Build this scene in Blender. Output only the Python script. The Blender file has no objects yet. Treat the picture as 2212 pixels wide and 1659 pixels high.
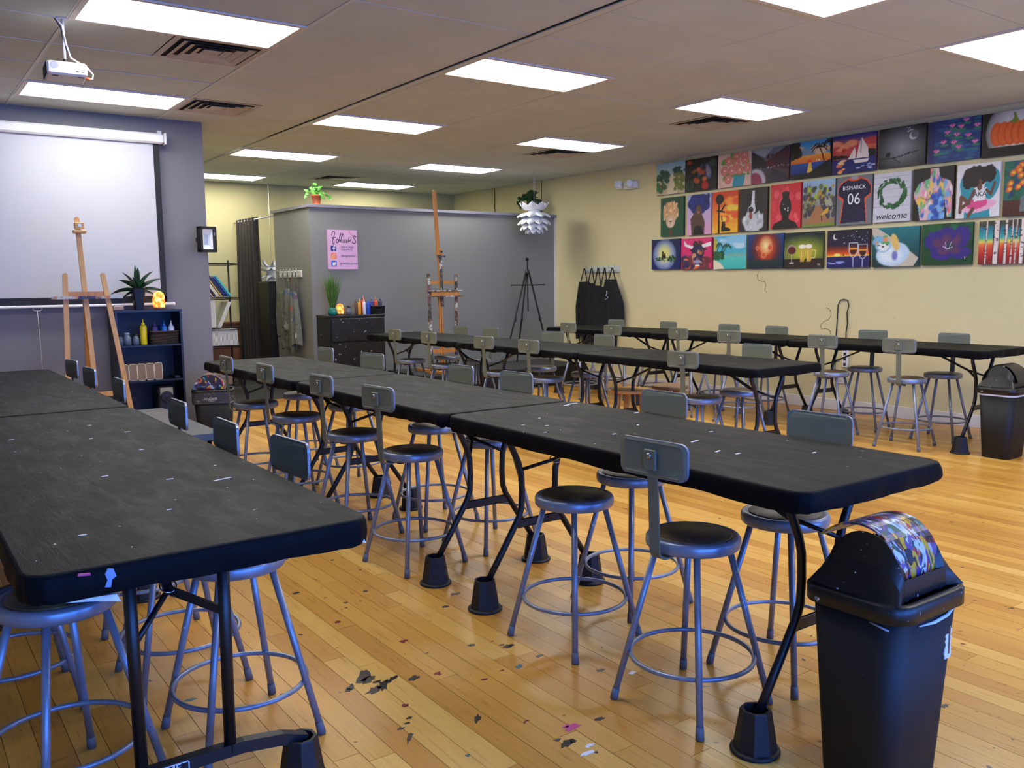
import bpy, math, random
import numpy as np
from mathutils import Matrix, Vector
random.seed(7); rng = np.random.RandomState(7)
C = bpy.context.scene
COL = C.collection
PI = math.pi
# ------------------------------------------------------------------ camera
cd = bpy.data.cameras.new('camera'); cam = bpy.data.objects.new('camera', cd); COL.objects.link(cam)
YAW, PIT, ROL = 0.62165, 0.114936, 0.0112492
fw = Vector((math.sin(YAW)*math.cos(PIT), math.cos(YAW)*math.cos(PIT), -math.sin(PIT)))
rt = Vector((math.cos(YAW), -math.sin(YAW), 0)); dn = fw.cross(rt)
r2 = rt*math.cos(ROL)+dn*math.sin(ROL); d2 = -rt*math.sin(ROL)+dn*math.cos(ROL)
m = Matrix.Identity(4)
for i in range(3):
    m[i][0] = r2[i]; m[i][1] = -d2[i]; m[i][2] = -fw[i]
m[0][3], m[1][3], m[2][3] = 0, 0, 1.434
cam.matrix_world = m
cd.sensor_fit = 'HORIZONTAL'; cd.sensor_width = 36; cd.lens = 36*1904.7/2212; cd.clip_start = .02; cd.clip_end = 100
C.camera = cam
# ------------------------------------------------------------------ world, light, exposure
C.view_settings.view_transform = 'Standard'; C.view_settings.look = 'None'
C.view_settings.gamma = 1; C.view_settings.use_curve_mapping = False
C.view_settings.exposure = 0.0
PANEL = 17.0            # strength of the ceiling diffusers
DAY = 185.0            # watts of each storefront window's daylight
DAYCOL = (0.06, 0.24, 1.0)
w = bpy.data.worlds.new('world'); C.world = w; w.use_nodes = True
w.node_tree.nodes['Background'].inputs[0].default_value = (0.35, 0.5, 0.95, 1)
w.node_tree.nodes['Background'].inputs[1].default_value = 0.6
FY = -2.6              # storefront wall
for i, xc in enumerate((-0.4, 2.4, 5.2)):
    ld = bpy.data.lights.new('daylight', 'AREA'); ld.shape = 'RECTANGLE'; ld.size = 2.3; ld.size_y = 1.9
    ld.energy = DAY; ld.color = DAYCOL
    lo = bpy.data.objects.new('window_daylight', ld); COL.objects.link(lo)
    lo.location = (xc, FY-.15, 1.45); lo.rotation_euler = (PI/2, 0, PI)
    lo.rotation_euler = Vector((0, -1, .42)).to_track_quat('Z', 'Y').to_euler()
# ------------------------------------------------------------------ helpers
def s2l(c):
    c = [x/255. for x in c]
    return tuple((x/12.92 if x <= .04045 else ((x+.055)/1.055)**2.4) for x in c)
class MB:
    def __init__(s): s.v = []; s.f = []; s.sm = []
    def add(s, v, f, sm=False, M=None):
        n = len(s.v)
        if M is not None: v = [tuple(M @ Vector(p)) for p in v]
        s.v += [tuple(p) for p in v]; s.f += [tuple(i+n for i in q) for q in f]; s.sm += [sm]*len(f); return s
    def box(s, x0, x1, y0, y1, z0, z1, M=None, b=0):
        if b:
            b = min(b, (x1-x0)*.45, (y1-y0)*.45, (z1-z0)*.45); vs = []; 
            def ring(z, i): return [(x0+i+0, y0+i+b, z), (x0+i+b, y0+i, z), (x1-i-b, y0+i, z), (x1-i, y0+i+b, z), (x1-i, y1-i-b, z), (x1-i-b, y1-i, z), (x0+i+b, y1-i, z), (x0+i, y1-i-b, z)]
            rs = [ring(z0, b), ring(z0+b, 0), ring(z1-b, 0), ring(z1, b)]
            return s.loft(rs, M=M)
        v = [(x0,y0,z0),(x1,y0,z0),(x1,y1,z0),(x0,y1,z0),(x0,y0,z1),(x1,y0,z1),(x1,y1,z1),(x0,y1,z1)]
        return s.add(v, [(0,3,2,1),(4,5,6,7),(0,1,5,4),(1,2,6,5),(2,3,7,6),(3,0,4,7)], False, M)
    def loft(s, rings, cap=(True, True), sm=False, M=None, closed=False):
        n = len(rings[0]); v = [p for r in rings for p in r]; f = []
        R = len(rings)
        for k in range(R if closed else R-1):
            for i in range(n):
                a = k*n+i; b = k*n+(i+1) % n; c = ((k+1) % R)*n+(i+1) % n; d = ((k+1) % R)*n+i
                f.append((a, b, c, d))
        s.add(v, f, sm, M)
        nn = len(s.v)-len(v)
        if not closed:
            if cap[0]: s.f.append(tuple(nn+i for i in reversed(range(n)))); s.sm.append(False)
            if cap[1]: s.f.append(tuple(nn+(R-1)*n+i for i in range(n))); s.sm.append(False)
        return s
    def tube(s, pts, r, n=8, M=None, cap=(True, True), flat=None):
        pts = [Vector(p) for p in pts]; rings = []; up = None
        rr = r if isinstance(r, (list, tuple)) else [r]*len(pts)
        for i, p in enumerate(pts):
            t = ((pts[i+1]-p) if i == 0 else (p-pts[i-1]) if i == len(pts)-1 else ((pts[i+1]-p).normalized()+(p-pts[i-1]).normalized())).normalized()
            if up is None:
                up = Vector((0, 0, 1)) if abs(t.z) < .9 else Vector((1, 0, 0))
            u = (up-t*up.dot(t)).normalized(); v = t.cross(u); up = u
            if flat:   # rectangular bar: flat=(half width vector dir, hw, ht)
                wv = Vector(flat[0]); wv = (wv-t*wv.dot(t)).normalized(); hv = t.cross(wv)
                rings.append([tuple(p+wv*a*flat[1]+hv*b*flat[2]) for a, b in ((1, 1), (-1, 1), (-1, -1), (1, -1))])
            else:
                rings.append([tuple(p+u*math.cos(2*PI*k/n)*rr[i]+v*math.sin(2*PI*k/n)*rr[i]) for k in range(n)])
        return s.loft(rings, cap, sm=not flat, M=M)
    def lathe(s, prof, n=24, c=(0, 0), M=None, cap=(True, True), sm=True, sx=1, sy=1, jit=None):
        rings = [[(c[0]+r*sx*math.cos(2*PI*k/n), c[1]+r*sy*math.sin(2*PI*k/n), z) for k in range(n)] for r, z in prof]
        return s.loft(rings, cap, sm, M)
    def torus(s, R, r, z=0, n=32, k=8, c=(0, 0), M=None):
        rings = []
        for i in range(n):
            a = 2*PI*i/n
            rings.append([(c[0]+(R+r*math.cos(2*PI*j/k))*math.cos(a), c[1]+(R+r*math.cos(2*PI*j/k))*math.sin(a), z+r*math.sin(2*PI*j/k)) for j in range(k)])
        return s.loft(rings, sm=True, closed=True, M=M)
    def prism(s, pts, axis, a0, a1, M=None):
        # pts 2D polygon; axis 'x': (y,z) ; 'y': (x,z) ; 'z': (x,y)
        def P(p, a): return (a, p[0], p[1]) if axis == 'x' else (p[0], a, p[1]) if axis == 'y' else (p[0], p[1], a)
        return s.loft([[P(p, a0) for p in pts], [P(p, a1) for p in pts]], M=M)
    def mesh(s, name, mat):
        me = bpy.data.meshes.new(name); me.from_pydata(s.v, [], s.f)
        me.polygons.foreach_set('use_smooth', s.sm)
        if mat: me.materials.append(mat)
        return me
    def build(s, name, mat, parent=None, loc=None):
        o = bpy.data.objects.new(name, s.mesh(name, mat)); COL.objects.link(o)
        if parent: o.parent = parent
        if loc: o.location = loc
        return o
def rr_pts(w, d, r, n=5, cx=0, cy=0):
    out = []
    for sx, sy, a0 in ((1, 1, 0), (-1, 1, PI/2), (-1, -1, PI), (1, -1, 1.5*PI)):
        for k in range(n+1):
            a = a0+k*PI/2/n
            out.append((cx+sx*(w/2-r)+r*math.cos(a), cy+sy*(d/2-r)+r*math.sin(a)))
    return out
def tag(o, label, cat, group=None, kind=None):
    if label: o['label'] = label
    if cat: o['category'] = cat
    if group: o['group'] = group
    if kind: o['kind'] = kind
    return o
def thing(name, label, cat, loc=(0, 0, 0), rz=0, group=None):
    o = bpy.data.objects.new(name, None); COL.objects.link(o); o.location = loc; o.rotation_euler = (0, 0, rz)
    o.empty_display_size = .05
    return tag(o, label, cat, group)
def dup(root, loc, rz, label, group=None):
    r = root.copy(); COL.objects.link(r); r.location = loc; r.rotation_euler = (0, 0, rz); r['label'] = label
    if group: r['group'] = group
    for ch in list(root.children):
        c = ch.copy(); COL.objects.link(c); c.parent = r
        for g in ch.children:
            d = g.copy(); COL.objects.link(d); d.parent = c
    return r
# ------------------------------------------------------------------ materials
def nt(name):
    m = bpy.data.materials.new(name); m.use_nodes = True
    t = m.node_tree; return m, t, t.nodes['Principled BSDF']
def N(t, typ, **kw):
    n = t.nodes.new(typ)
    for k, v in kw.items():
        if k.startswith('_'): n.inputs[int(k[1:])].default_value = v
        else: setattr(n, k, v)
    return n
def coord(t, which='Object', scale=None):
    tc = N(t, 'ShaderNodeTexCoord')
    if scale is None: return tc.outputs[which]
    mp = N(t, 'ShaderNodeMapping'); mp.inputs['Scale'].default_value = scale
    t.links.new(tc.outputs[which], mp.inputs[0]); return mp.outputs[0]
def noise(t, vec, sc, det=3, rough=.5, dist=0):
    n = N(t, 'ShaderNodeTexNoise'); n.inputs['Scale'].default_value = sc; n.inputs['Detail'].default_value = det
    n.inputs['Roughness'].default_value = rough; n.inputs['Distortion'].default_value = dist
    t.links.new(vec, n.inputs['Vector']); return n
def ramp(t, fac, stops, interp='LINEAR'):
    r = N(t, 'ShaderNodeValToRGB'); r.color_ramp.interpolation = interp
    e = r.color_ramp.elements
    while len(e) < len(stops): e.new(.5)
    for i, (p, c) in enumerate(stops):
        e[i].position = p; e[i].color = (*c, 1) if len(c) == 3 else c
    t.links.new(fac, r.inputs[0]); return r
def mix(t, fac, a, b, mode='MIX'):
    x = N(t, 'ShaderNodeMix', data_type='RGBA', blend_type=mode)
    for k, v in ((0, fac), (6, a), (7, b)):
        if hasattr(v, 'links') or hasattr(v, 'is_linked'): t.links.new(v, x.inputs[k])
        else: x.inputs[k].default_value = v if k == 0 else ((*v, 1) if len(v) == 3 else v)
    return x.outputs[2]
def bump(t, b, h, st=.2, dist=.01):
    n = N(t, 'ShaderNodeBump'); n.inputs['Strength'].default_value = st; n.inputs['Distance'].default_value = dist
    t.links.new(h, n.inputs['Height']); t.links.new(n.outputs[0], b.inputs['Normal'])
BLK = (0, 0, 0); WHT = (1, 1, 1)
def basic(name, col, rough=.5, metal=0, var=.12, sc=8, bmp=0, bsc=60, spec=None, lin=False):
    m, t, b = nt(name); c = col if lin else s2l(col)
    v = coord(t); n = noise(t, v, sc)
    lo = tuple(x*(1-var) for x in c); hi = tuple(min(1, x*(1+var)) for x in c)
    r = ramp(t, n.outputs[0], [(.3, lo), (.7, hi)]); t.links.new(r.outputs[0], b.inputs['Base Color'])
    b.inputs['Roughness'].default_value = rough; b.inputs['Metallic'].default_value = metal
    if spec is not None: b.inputs['Specular IOR Level'].default_value = spec
    if bmp: bump(t, b, noise(t, v, bsc, 4).outputs[0], bmp)
    return m
def emis(name, col, st, lin=False):
    m, t, b = nt(name); c = col if lin else s2l(col)
    b.inputs['Base Color'].default_value = (*c, 1); b.inputs['Emission Color'].default_value = (*c, 1)
    b.inputs['Emission Strength'].default_value = st; return m
def specks(t, base, vec, sc, thr, cols, size=.5):
    """random paint flecks: noise blobs over threshold coloured by a coarse noise"""
    n = noise(t, vec, sc, 2, .6); f = ramp(t, n.outputs[0], [(thr, BLK), (thr+.012, WHT)])
    n2 = N(t, 'ShaderNodeTexVoronoi'); n2.inputs['Scale'].default_value = sc*.35; t.links.new(vec, n2.inputs['Vector'])
    sp = N(t, 'ShaderNodeSeparateColor'); t.links.new(n2.outputs['Color'], sp.inputs[0])
    k = len(cols); cr = ramp(t, sp.outputs[0], [(i/k, s2l(c)) for i, c in enumerate(cols)], 'CONSTANT')
    return mix(t, f.outputs[0], base, cr.outputs[0])
PAINTC = [(225, 225, 220), (60, 110, 170), (200, 60, 50), (225, 225, 225), (225, 190, 60), (70, 140, 110), (110, 80, 150), (210, 205, 195)]
def splat(name, col, rough, thr1=.66, sc=30, thr2=.7, sc2=90, metal=0, scale=(1, 1, 1), cols=PAINTC, bmp=0):
    m, t, b = nt(name); v = coord(t, 'Object', scale)
    n = noise(t, v, 6); c = s2l(col)
    r = ramp(t, n.outputs[0], [(.3, tuple(x*.85 for x in c)), (.7, tuple(min(1, x*1.15) for x in c))])
    o = specks(t, r.outputs[0], v, sc, thr1, cols)
    o = specks(t, o, v, sc2, thr2, cols)
    t.links.new(o, b.inputs['Base Color']); b.inputs['Roughness'].default_value = rough; b.inputs['Metallic'].default_value = metal
    if bmp: bump(t, b, noise(t, v, 40, 4).outputs[0], bmp)
    return m
M = {}
M['wall_beige'] = basic('beige_wall_paint', (214, 202, 154), .75, var=.03, sc=1.2, bmp=.05, bsc=120)
M['wall_far'] = basic('olive_beige_wall_paint', (190, 182, 132), .75, var=.03, sc=1.2, bmp=.05, bsc=120)
M['wall_grey'] = basic('grey_violet_wall_paint', (116, 114, 117), .6, var=.04, sc=1.0, bmp=.05, bsc=120)
M['wall_part'] = basic('grey_partition_paint', (130, 132, 129), .55, var=.04, sc=1.0, bmp=.05, bsc=120)
M['cap'] = basic('grey_cap_paint', (128, 127, 140), .45, var=.04)
M['ceil'] = basic('ceiling_tile', (200, 208, 204), .9, var=.05, sc=2, bmp=.15, bsc=200)
M['tbar'] = basic('ceiling_grid_paint', (212, 216, 216), .6, var=.03)
M['beam'] = basic('ceiling_channel', (205, 210, 200), .4, metal=0, var=.05)
M['white'] = basic('white_paint', (225, 224, 222), .45, var=.03)
M['baseb'] = basic('white_baseboard_paint', (214, 210, 202), .5, var=.04)
M['panel'] = emis('ceiling_light_diffuser', (252, 250, 246), PANEL)
M['lframe'] = basic('light_frame_paint', (215, 210, 204), .5, var=.03)
M['dark'] = basic('dark_void', (22, 20, 18), .8)
M['vent'] = basic('vent_paint', (188, 180, 166), .5, var=.1, sc=12)
M['carpet'] = basic('dark_grey_floor', (50, 51, 50), .9, var=.2, sc=20, bmp=.3)
M['wains'] = basic('brown_wainscot', (104, 62, 30), .5, var=.25, sc=3)
# black plastic sheet
def plastic():
    m, t, b = nt('black_plastic_sheet'); v = coord(t, 'Object')
    sc = coord(t, 'Object', (3, 1, 1))
    n1 = noise(t, sc, 5, 6, .65, .6); n2 = noise(t, v, 1.6, 2)
    base = ramp(t, n1.outputs[0], [(.3, s2l((20, 21, 19))), (.55, s2l((29, 30, 27))), (.8, s2l((44, 46, 41)))])
    o = mix(t, ramp(t, n2.outputs[0], [(.4, BLK), (.7, (.35,)*3)]).outputs[0], base.outputs[0], s2l((52, 53, 48)))
    o = specks(t, o, v, 42, .75, [(215, 220, 215), (200, 205, 200), (190, 200, 205), (18, 18, 18)])
    # sides take one near-black; upward faces get the paler mottled grey and flecks
    g = N(t, 'ShaderNodeNewGeometry'); sx = N(t, 'ShaderNodeSeparateXYZ'); t.links.new(g.outputs['True Normal'], sx.inputs[0])
    top = ramp(t, sx.outputs[2], [(.5, BLK), (.8, WHT)])
    o = mix(t, top.outputs[0], s2l((13, 14, 17)), o)
    t.links.new(o, b.inputs['Base Color'])
    rg = ramp(t, n1.outputs[0], [(.3, (.46,)*3), (.7, (.64,)*3)]); t.links.new(rg.outputs[0], b.inputs['Roughness'])
    wr = noise(t, coord(t, 'Object', (4.5, .9, 1)), 7, 5, .7, 1.2)
    bump(t, b, wr.outputs[0], .35, .006); b.inputs['Specular IOR Level'].default_value = .07
    return m
M['plastic'] = plastic()
M['ptop'] = basic('table_plastic', (60, 60, 62), .5)
M['tleg'] = basic('black_powder_coat', (17, 17, 20), .38, metal=0, var=.15)
M['riser'] = basic('black_riser_plastic', (16, 16, 18), .55, var=.1, bmp=.1, bsc=200)
M['ring'] = basic('steel_wire', (190, 190, 195), .25, metal=1)
def stoolmetal():
    m, t, b = nt('grey_stool_metal'); v = coord(t)
    oi = N(t, 'ShaderNodeObjectInfo')
    n = noise(t, v, 14, 5); c0 = ramp(t, n.outputs[0], [(.3, s2l((122, 130, 146))), (.7, s2l((144, 152, 168)))])
    o = specks(t, c0.outputs[0], v, 50, .74, [(25, 22, 20), (210, 214, 210), (40, 30, 28), (60, 50, 45)])
    t.links.new(o, b.inputs['Base Color']); b.inputs['Roughness'].default_value = .34; b.inputs['Metallic'].default_value = .45
    return m
M['stool'] = stoolmetal()
M['stoolback'] = basic('grey_green_back_paint', (108, 112, 94), .5, metal=0, var=.07)
def seatpad():
    m, t, b = nt('worn_brown_seat'); v = coord(t)
    n = noise(t, v, 9, 4); 
    o = ramp(t, n.outputs[0], [(.3, s2l((54, 42, 33))), (.5, s2l((82, 64, 46))), (.7, s2l((130, 106, 66)))])
    t.links.new(specks(t, o.outputs[0], v, 70, .76, [(140, 130, 110), (180, 176, 168)]), b.inputs['Base Color'])
    b.inputs['Roughness'].default_value = .42; return m
M['seatpad'] = seatpad()
M['cap_grey'] = basic('grey_rubber_tip', (98, 101, 108), .6)
M['blackp'] = basic('black_plastic', (18, 18, 20), .35, var=.2)
M['blackwood'] = splat('painted_black_wood', (14, 14, 15), .45, .685, 15, .72, 46, cols=[(190, 190, 180), (130, 130, 122), (120, 140, 150), (150, 120, 90)])
M['navyshelf'] = basic('black_shelf_laminate', (15, 17, 24), .35, var=.2)
M['navyback'] = basic('navy_shelf_back', (12, 18, 38), .5, var=.2)
def wood(name, c1, c2, sc=(1, 1, 12), rough=.45, paint=None):
    m, t, b = nt(name); v = coord(t, 'Object', sc); n = noise(t, v, 4, 5, .6, .8)
    r = ramp(t, n.outputs[0], [(.3, s2l(c1)), (.7, s2l(c2))]); o = r.outputs[0]
    if paint: 
        vv = coord(t); o = specks(t, o, vv, 34, paint, [(60, 80, 80), (40, 60, 60), (190, 195, 190), (40, 50, 90), (60, 50, 45), (190, 200, 195), (120, 90, 110)])
    t.links.new(o, b.inputs['Base Color']); b.inputs['Roughness'].default_value = rough; return m
M['easel'] = wood('easel_beech', (202, 146, 76), (222, 174, 100), (8, 8, 1))
M['easelp'] = wood('easel_paint_smeared', (176, 120, 72), (200, 150, 100), (8, 8, 1), paint=.50)
M['easel2'] = wood('old_easel_oak', (176, 112, 50), (206, 144, 74), (8, 8, 1))
M['easel2p'] = wood('old_easel_paint_smeared', (110, 84, 62), (150, 110, 76), (8, 8, 1), paint=.46)
M['stoolwood'] = wood('pine_stool_wood', (206, 142, 62), (234, 180, 104), (2, 2, 2))
M['stoolwoodtop'] = splat('worn_pine_top', (128, 98, 66), .5, .72, 26, .76, 60)
def lidmat(name, v1, base=(16, 16, 22)):
    m, t, b = nt(name); v = coord(t, 'Object', (.55, 1.15, .55)); w_ = noise(t, v, 9, 3)
    cols = [(30, 62, 74), (26, 28, 54), (84, 66, 120), (190, 200, 215), (205, 160, 30), (52, 52, 130), (170, 44, 54), (100, 80, 130), (110, 160, 175), (50, 34, 34), (190, 104, 64), (60, 54, 136), (34, 96, 76), (170, 176, 196), (26, 32, 42), (44, 40, 56)]
    dv = N(t, 'ShaderNodeVectorMath', operation='ADD'); sc_ = N(t, 'ShaderNodeVectorMath', operation='SCALE'); sc_.inputs['Scale'].default_value = .16
    t.links.new(w_.outputs['Color'], sc_.inputs[0]); t.links.new(v, dv.inputs[0]); t.links.new(sc_.outputs[0], dv.inputs[1])
    vo = N(t, 'ShaderNodeTexVoronoi'); vo.inputs['Scale'].default_value = 22; t.links.new(dv.outputs[0], vo.inputs['Vector'])
    sp = N(t, 'ShaderNodeSeparateColor'); t.links.new(vo.outputs['Color'], sp.inputs[0])
    cr = ramp(t, sp.outputs[0], [(i/16, s2l(c)) for i, c in enumerate(cols)], 'CONSTANT')
    vo2 = N(t, 'ShaderNodeTexVoronoi'); vo2.inputs['Scale'].default_value = 75; t.links.new(dv.outputs[0], vo2.inputs['Vector'])
    sp2 = N(t, 'ShaderNodeSeparateColor'); t.links.new(vo2.outputs['Color'], sp2.inputs[0])
    cr2 = ramp(t, sp2.outputs[1], [(i/16, s2l(c)) for i, c in enumerate(cols[::-1])], 'CONSTANT')
    f2 = ramp(t, sp2.outputs[2], [(.55, BLK), (.56, WHT)])
    o = mix(t, f2.outputs[0], cr.outputs[0], cr2.outputs[0])
    n = noise(t, v, 5, 4, .6); f = ramp(t, n.outputs[0], [(v1, BLK), (v1+.02, WHT)])
    o = mix(t, f.outputs[0], s2l(base), o)
    t.links.new(o, b.inputs['Base Color']); b.inputs['Roughness'].default_value = .35
    bump(t, b, vo.outputs['Distance'], .3, .004); return m
M['flap'] = lidmat('paint_covered_flap', .33)
M['flapd'] = lidmat('paint_spotted_flap', .60)
M['lid'] = splat('black_lid_paint_flecks', (14, 14, 15), .38, .70, 40, .73, 110, cols=[(120, 140, 140), (90, 130, 110), (200, 205, 210), (60, 60, 130), (110, 60, 40), (210, 215, 220)])
M['binbody'] = splat('black_bin_plastic', (10, 10, 11), .62, .80, 30, .82, 90, cols=[(150, 150, 160), (100, 100, 110)])
M['paper'] = basic('white_paper', (225, 225, 230), .6, var=.04)
M['tape'] = basic('grey_tape', (150, 150, 158), .4, var=.2)
M['screen'] = basic('projection_screen', (186, 188, 192), .8, var=.01)
M['black'] = basic('matte_black', (14, 14, 15), .6)
M['green1'] = basic('pothos_green', (74, 140, 40), .4, var=.45, sc=22)
M['green2'] = basic('dark_leaf_green', (24, 60, 24), .35, var=.3, sc=12)
M['green3'] = basic('bromeliad_green', (22, 52, 30), .3, var=.35, sc=9)
M['grass'] = basic('grass_green', (82, 140, 48), .5, var=.3, sc=12)
M['grasstip'] = basic('grass_tip_dark', (74, 78, 62), .6, var=.3)
M['terra'] = basic('terracotta', (176, 92, 52), .7, var=.15)
M['teal'] = basic('teal_glaze', (24, 128, 112), .2, var=.1)
M['curtain'] = basic('dark_brown_curtain', (58, 52, 48), .85, var=.15, sc=20)
M['apron_g'] = splat('grey_painted_apron', (104, 108, 98), .85, .60, 11, .66, 34, cols=[(150, 156, 150), (130, 150, 160), (160, 90, 84), (180, 184, 178), (60, 84, 120), (110, 140, 80), (90, 80, 96), (150, 150, 140)])
M['apron_b'] = splat('black_apron_cloth', (12, 12, 13), .85, .78, 30, .8, 80, cols=[(200, 205, 205), (120, 120, 120)])
M['petal'] = basic('white_lamp_petal', (228, 232, 236), .5, var=.02)
M['petal'].node_tree.nodes['Principled BSDF'].inputs['Transmission Weight'].default_value = 0
M['wicker'] = basic('dark_wicker', (48, 38, 32), .6, var=.35, sc=60)
def glassm(name, col=(230, 240, 245)):
    m, t, b = nt(name); b.inputs['Base Color'].default_value = (*s2l(col), 1); b.inputs['Transmission Weight'].default_value = 1
    b.inputs['Roughness'].default_value = .05; b.inputs['IOR'].default_value = 1.45; return m
M['glass'] = glassm('clear_glass', (170, 190, 210)); M['glass'].node_tree.nodes['Principled BSDF'].inputs['Transmission Weight'].default_value = .75
def pc(name, c, r=.35): M[name] = basic(name, c, r, var=.05)
for k_, c_ in dict(p_yellow=(236, 214, 26), p_purple=(72, 58, 112), p_blue=(38, 110, 200), p_white=(232, 234, 240), p_navy=(24, 38, 120), p_orange=(235, 84, 30), p_red=(170, 40, 36), p_brown=(98, 66, 54), p_royal=(28, 76, 190), p_slate=(44, 54, 66), p_amber=(226, 164, 40), p_violet=(62, 70, 140), loaf=(132, 110, 84), kraft=(150, 122, 90), canvas=(214, 212, 200), b_cream=(222, 214, 190), b_teal=(70, 190, 175), b_blue=(40, 90, 170), b_navy=(30, 34, 90), b_mustard=(190, 160, 60), b_black=(30, 30, 34), b_pink=(220, 160, 140), b_sky=(120, 150, 190), grille=(150, 150, 130), benchgrey=(74, 78, 80), strip=(220, 222, 226), redled=(220, 50, 30), orangep=(235, 90, 40), silver=(190, 190, 200), reflw=(236, 240, 240), ledpan=(190, 205, 208), ropew=(210, 208, 200), spotblk=(18, 17, 18), spotred=(120, 20, 22), spotpink=(196, 70, 130), spotwht=(225, 225, 225), spotteal=(50, 90, 90), smudge=(62, 50, 40)).items(): pc(k_, c_)
def saltlamp():
    m, t, b = nt('glowing_salt_rock'); n = noise(t, coord(t), 22, 4); r = ramp(t, n.outputs[0], [(.35, s2l((235, 60, 20))), (.5, s2l((255, 120, 40))), (.65, s2l((255, 225, 120)))])
    t.links.new(r.outputs[0], b.inputs['Base Color']); t.links.new(r.outputs[0], b.inputs['Emission Color']); b.inputs['Emission Strength'].default_value = 2.6; b.inputs['Roughness'].default_value = .7
    return m
M['salt'] = saltlamp()
def vcol(name, rough=.5, attr='Col'):
    m, t, b = nt(name); a = N(t, 'ShaderNodeAttribute', attribute_name=attr); n = noise(t, coord(t), 90, 3)
    o = mix(t, .35, a.outputs['Color'], ramp(t, n.outputs[0], [(.3, (.75,)*3), (.7, (1.15,)*3)]).outputs[0], 'MULTIPLY')
    t.links.new(o, b.inputs['Base Color']); b.inputs['Roughness'].default_value = rough; return m
M['art'] = vcol('painted_canvas', .5)
def floormat():
    m, t, b = nt('bamboo_plank'); a = N(t, 'ShaderNodeAttribute', attribute_name='tone')
    sp = N(t, 'ShaderNodeSeparateColor'); t.links.new(a.outputs['Color'], sp.inputs[0])
    base = ramp(t, sp.outputs[0], [(0, s2l((192, 134, 52))), (.35, s2l((206, 151, 62))), (.7, s2l((214, 161, 70))), (1, s2l((226, 179, 90)))])
    v = coord(t, 'Object', (26, 1.3, 1)); n = noise(t, v, 3, 6, .6, .4)
    o = mix(t, .55, base.outputs[0], ramp(t, n.outputs[0], [(.25, (.72, .64, .55)), (.55, (1, 1, 1)), (.8, (1.12, 1.1, 1.05))]).outputs[0], 'MULTIPLY')
    vv = coord(t, 'Object')
    sc = noise(t, vv, 1.1, 4, .6); o = mix(t, .30, o, ramp(t, sc.outputs[0], [(.35, (.68, .64, .6)), (.6, (1, 1, 1))]).outputs[0], 'MULTIPLY')
    o = specks(t, o, vv, 15, .715, [(70, 48, 36), (40, 30, 28), (96, 70, 46), (110, 36, 30), (60, 44, 34), (120, 90, 60)])
    o = specks(t, o, vv, 48, .735, [(80, 54, 36), (50, 36, 30), (70, 48, 36)])
    t.links.new(o, b.inputs['Base Color'])
    t.links.new(ramp(t, n.outputs[0], [(.3, (.26,)*3), (.8, (.38,)*3)]).outputs[0], b.inputs['Roughness'])
    b.inputs['Specular IOR Level'].default_value = .5
    bump(t, b, n.outputs[0], .04, .002); return m
M['plank'] = floormat()
M['gap'] = basic('floor_gap', (70, 44, 22), .8)
def st(o): o['kind'] = 'structure'; return o
def B(x0, x1, y0, y1, z0, z1, b=0): return MB().box(x0, x1, y0, y1, z0, z1, b=b)
def rotz(a, loc=(0, 0, 0)): return Matrix.Translation(loc) @ Matrix.Rotation(a, 4, 'Z')
# ------------------------------------------------------------------ room shell
H = 2.98; XR = 8.45; YB = 13.5; XL = -3.2; YS = 8.72; XS = 2.645; YP = 10.62
floor = st(B(XL-.1, XR+.1, FY-.1, YB+.1, -.12, -.013).build('floor', M['gap']))
# planks run along y
PW = .0885; near = []; far_v = MB(); far_t = []
planks = []
r_ = random.Random(3)
k = 0; x = XR-PW*math.floor((XR-XL)/PW)
while x < XR-.01:
    y = FY+r_.uniform(-1.2, 0)
    while y < YP+.1:
        L = r_.choice((.9, 1.2, 1.5, 1.8)); y1 = min(y+L, YP+.1); y0 = max(y, FY)
        if y1 > y0+.05: planks.append((x, y0, y1, r_.random()))
        y += L
    x += PW
def inview(x, y):
    dx, dy = x, y; f = dx*math.sin(YAW)+dy*math.cos(YAW); s_ = dx*math.cos(YAW)-dy*math.sin(YAW)
    return f > .9 and abs(s_) < f*.62+.12
cand = sorted([p for p in planks if inview(p[0], (p[1]+p[2])/2) or inview(p[0], p[2])], key=lambda p: math.hypot(p[0], (p[1]+p[2])/2))
nearset = set(id(p) for p in cand[:290])
def tone(me, vals):
    a = me.attributes.new('tone', 'FLOAT_COLOR', 'POINT'); arr = np.ones((len(me.vertices), 4)); arr[:, 0] = vals; arr[:, 1] = vals; arr[:, 2] = vals
    a.data.foreach_set('color', arr.ravel())
for p in planks:
    x, y0, y1, tn = p; g = .0009; dz = (tn*7 % 1)*.0006
    if id(p) in nearset:
        mb = B(x+g, x+PW-g, y0+g, y1-g, -.013, -.0006+dz); me = mb.mesh('plank', M['plank']); tone(me, tn)
        o = bpy.data.objects.new('plank', me); COL.objects.link(o); o.parent = floor
    else:
        far_v.box(x+g, x+PW-g, y0+g, y1-g, -.013, -.0006+dz); far_t += [tn]*8
me = far_v.mesh('far_planks', M['plank']); tone(me, far_t)
o = bpy.data.objects.new('far_planks', me); COL.objects.link(o); o.parent = floor; o['kind'] = 'stuff'
st(B(XS-.2, XR, YP+.1, YB, -.013, .002).build('floor_back_room', M['carpet']))
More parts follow.
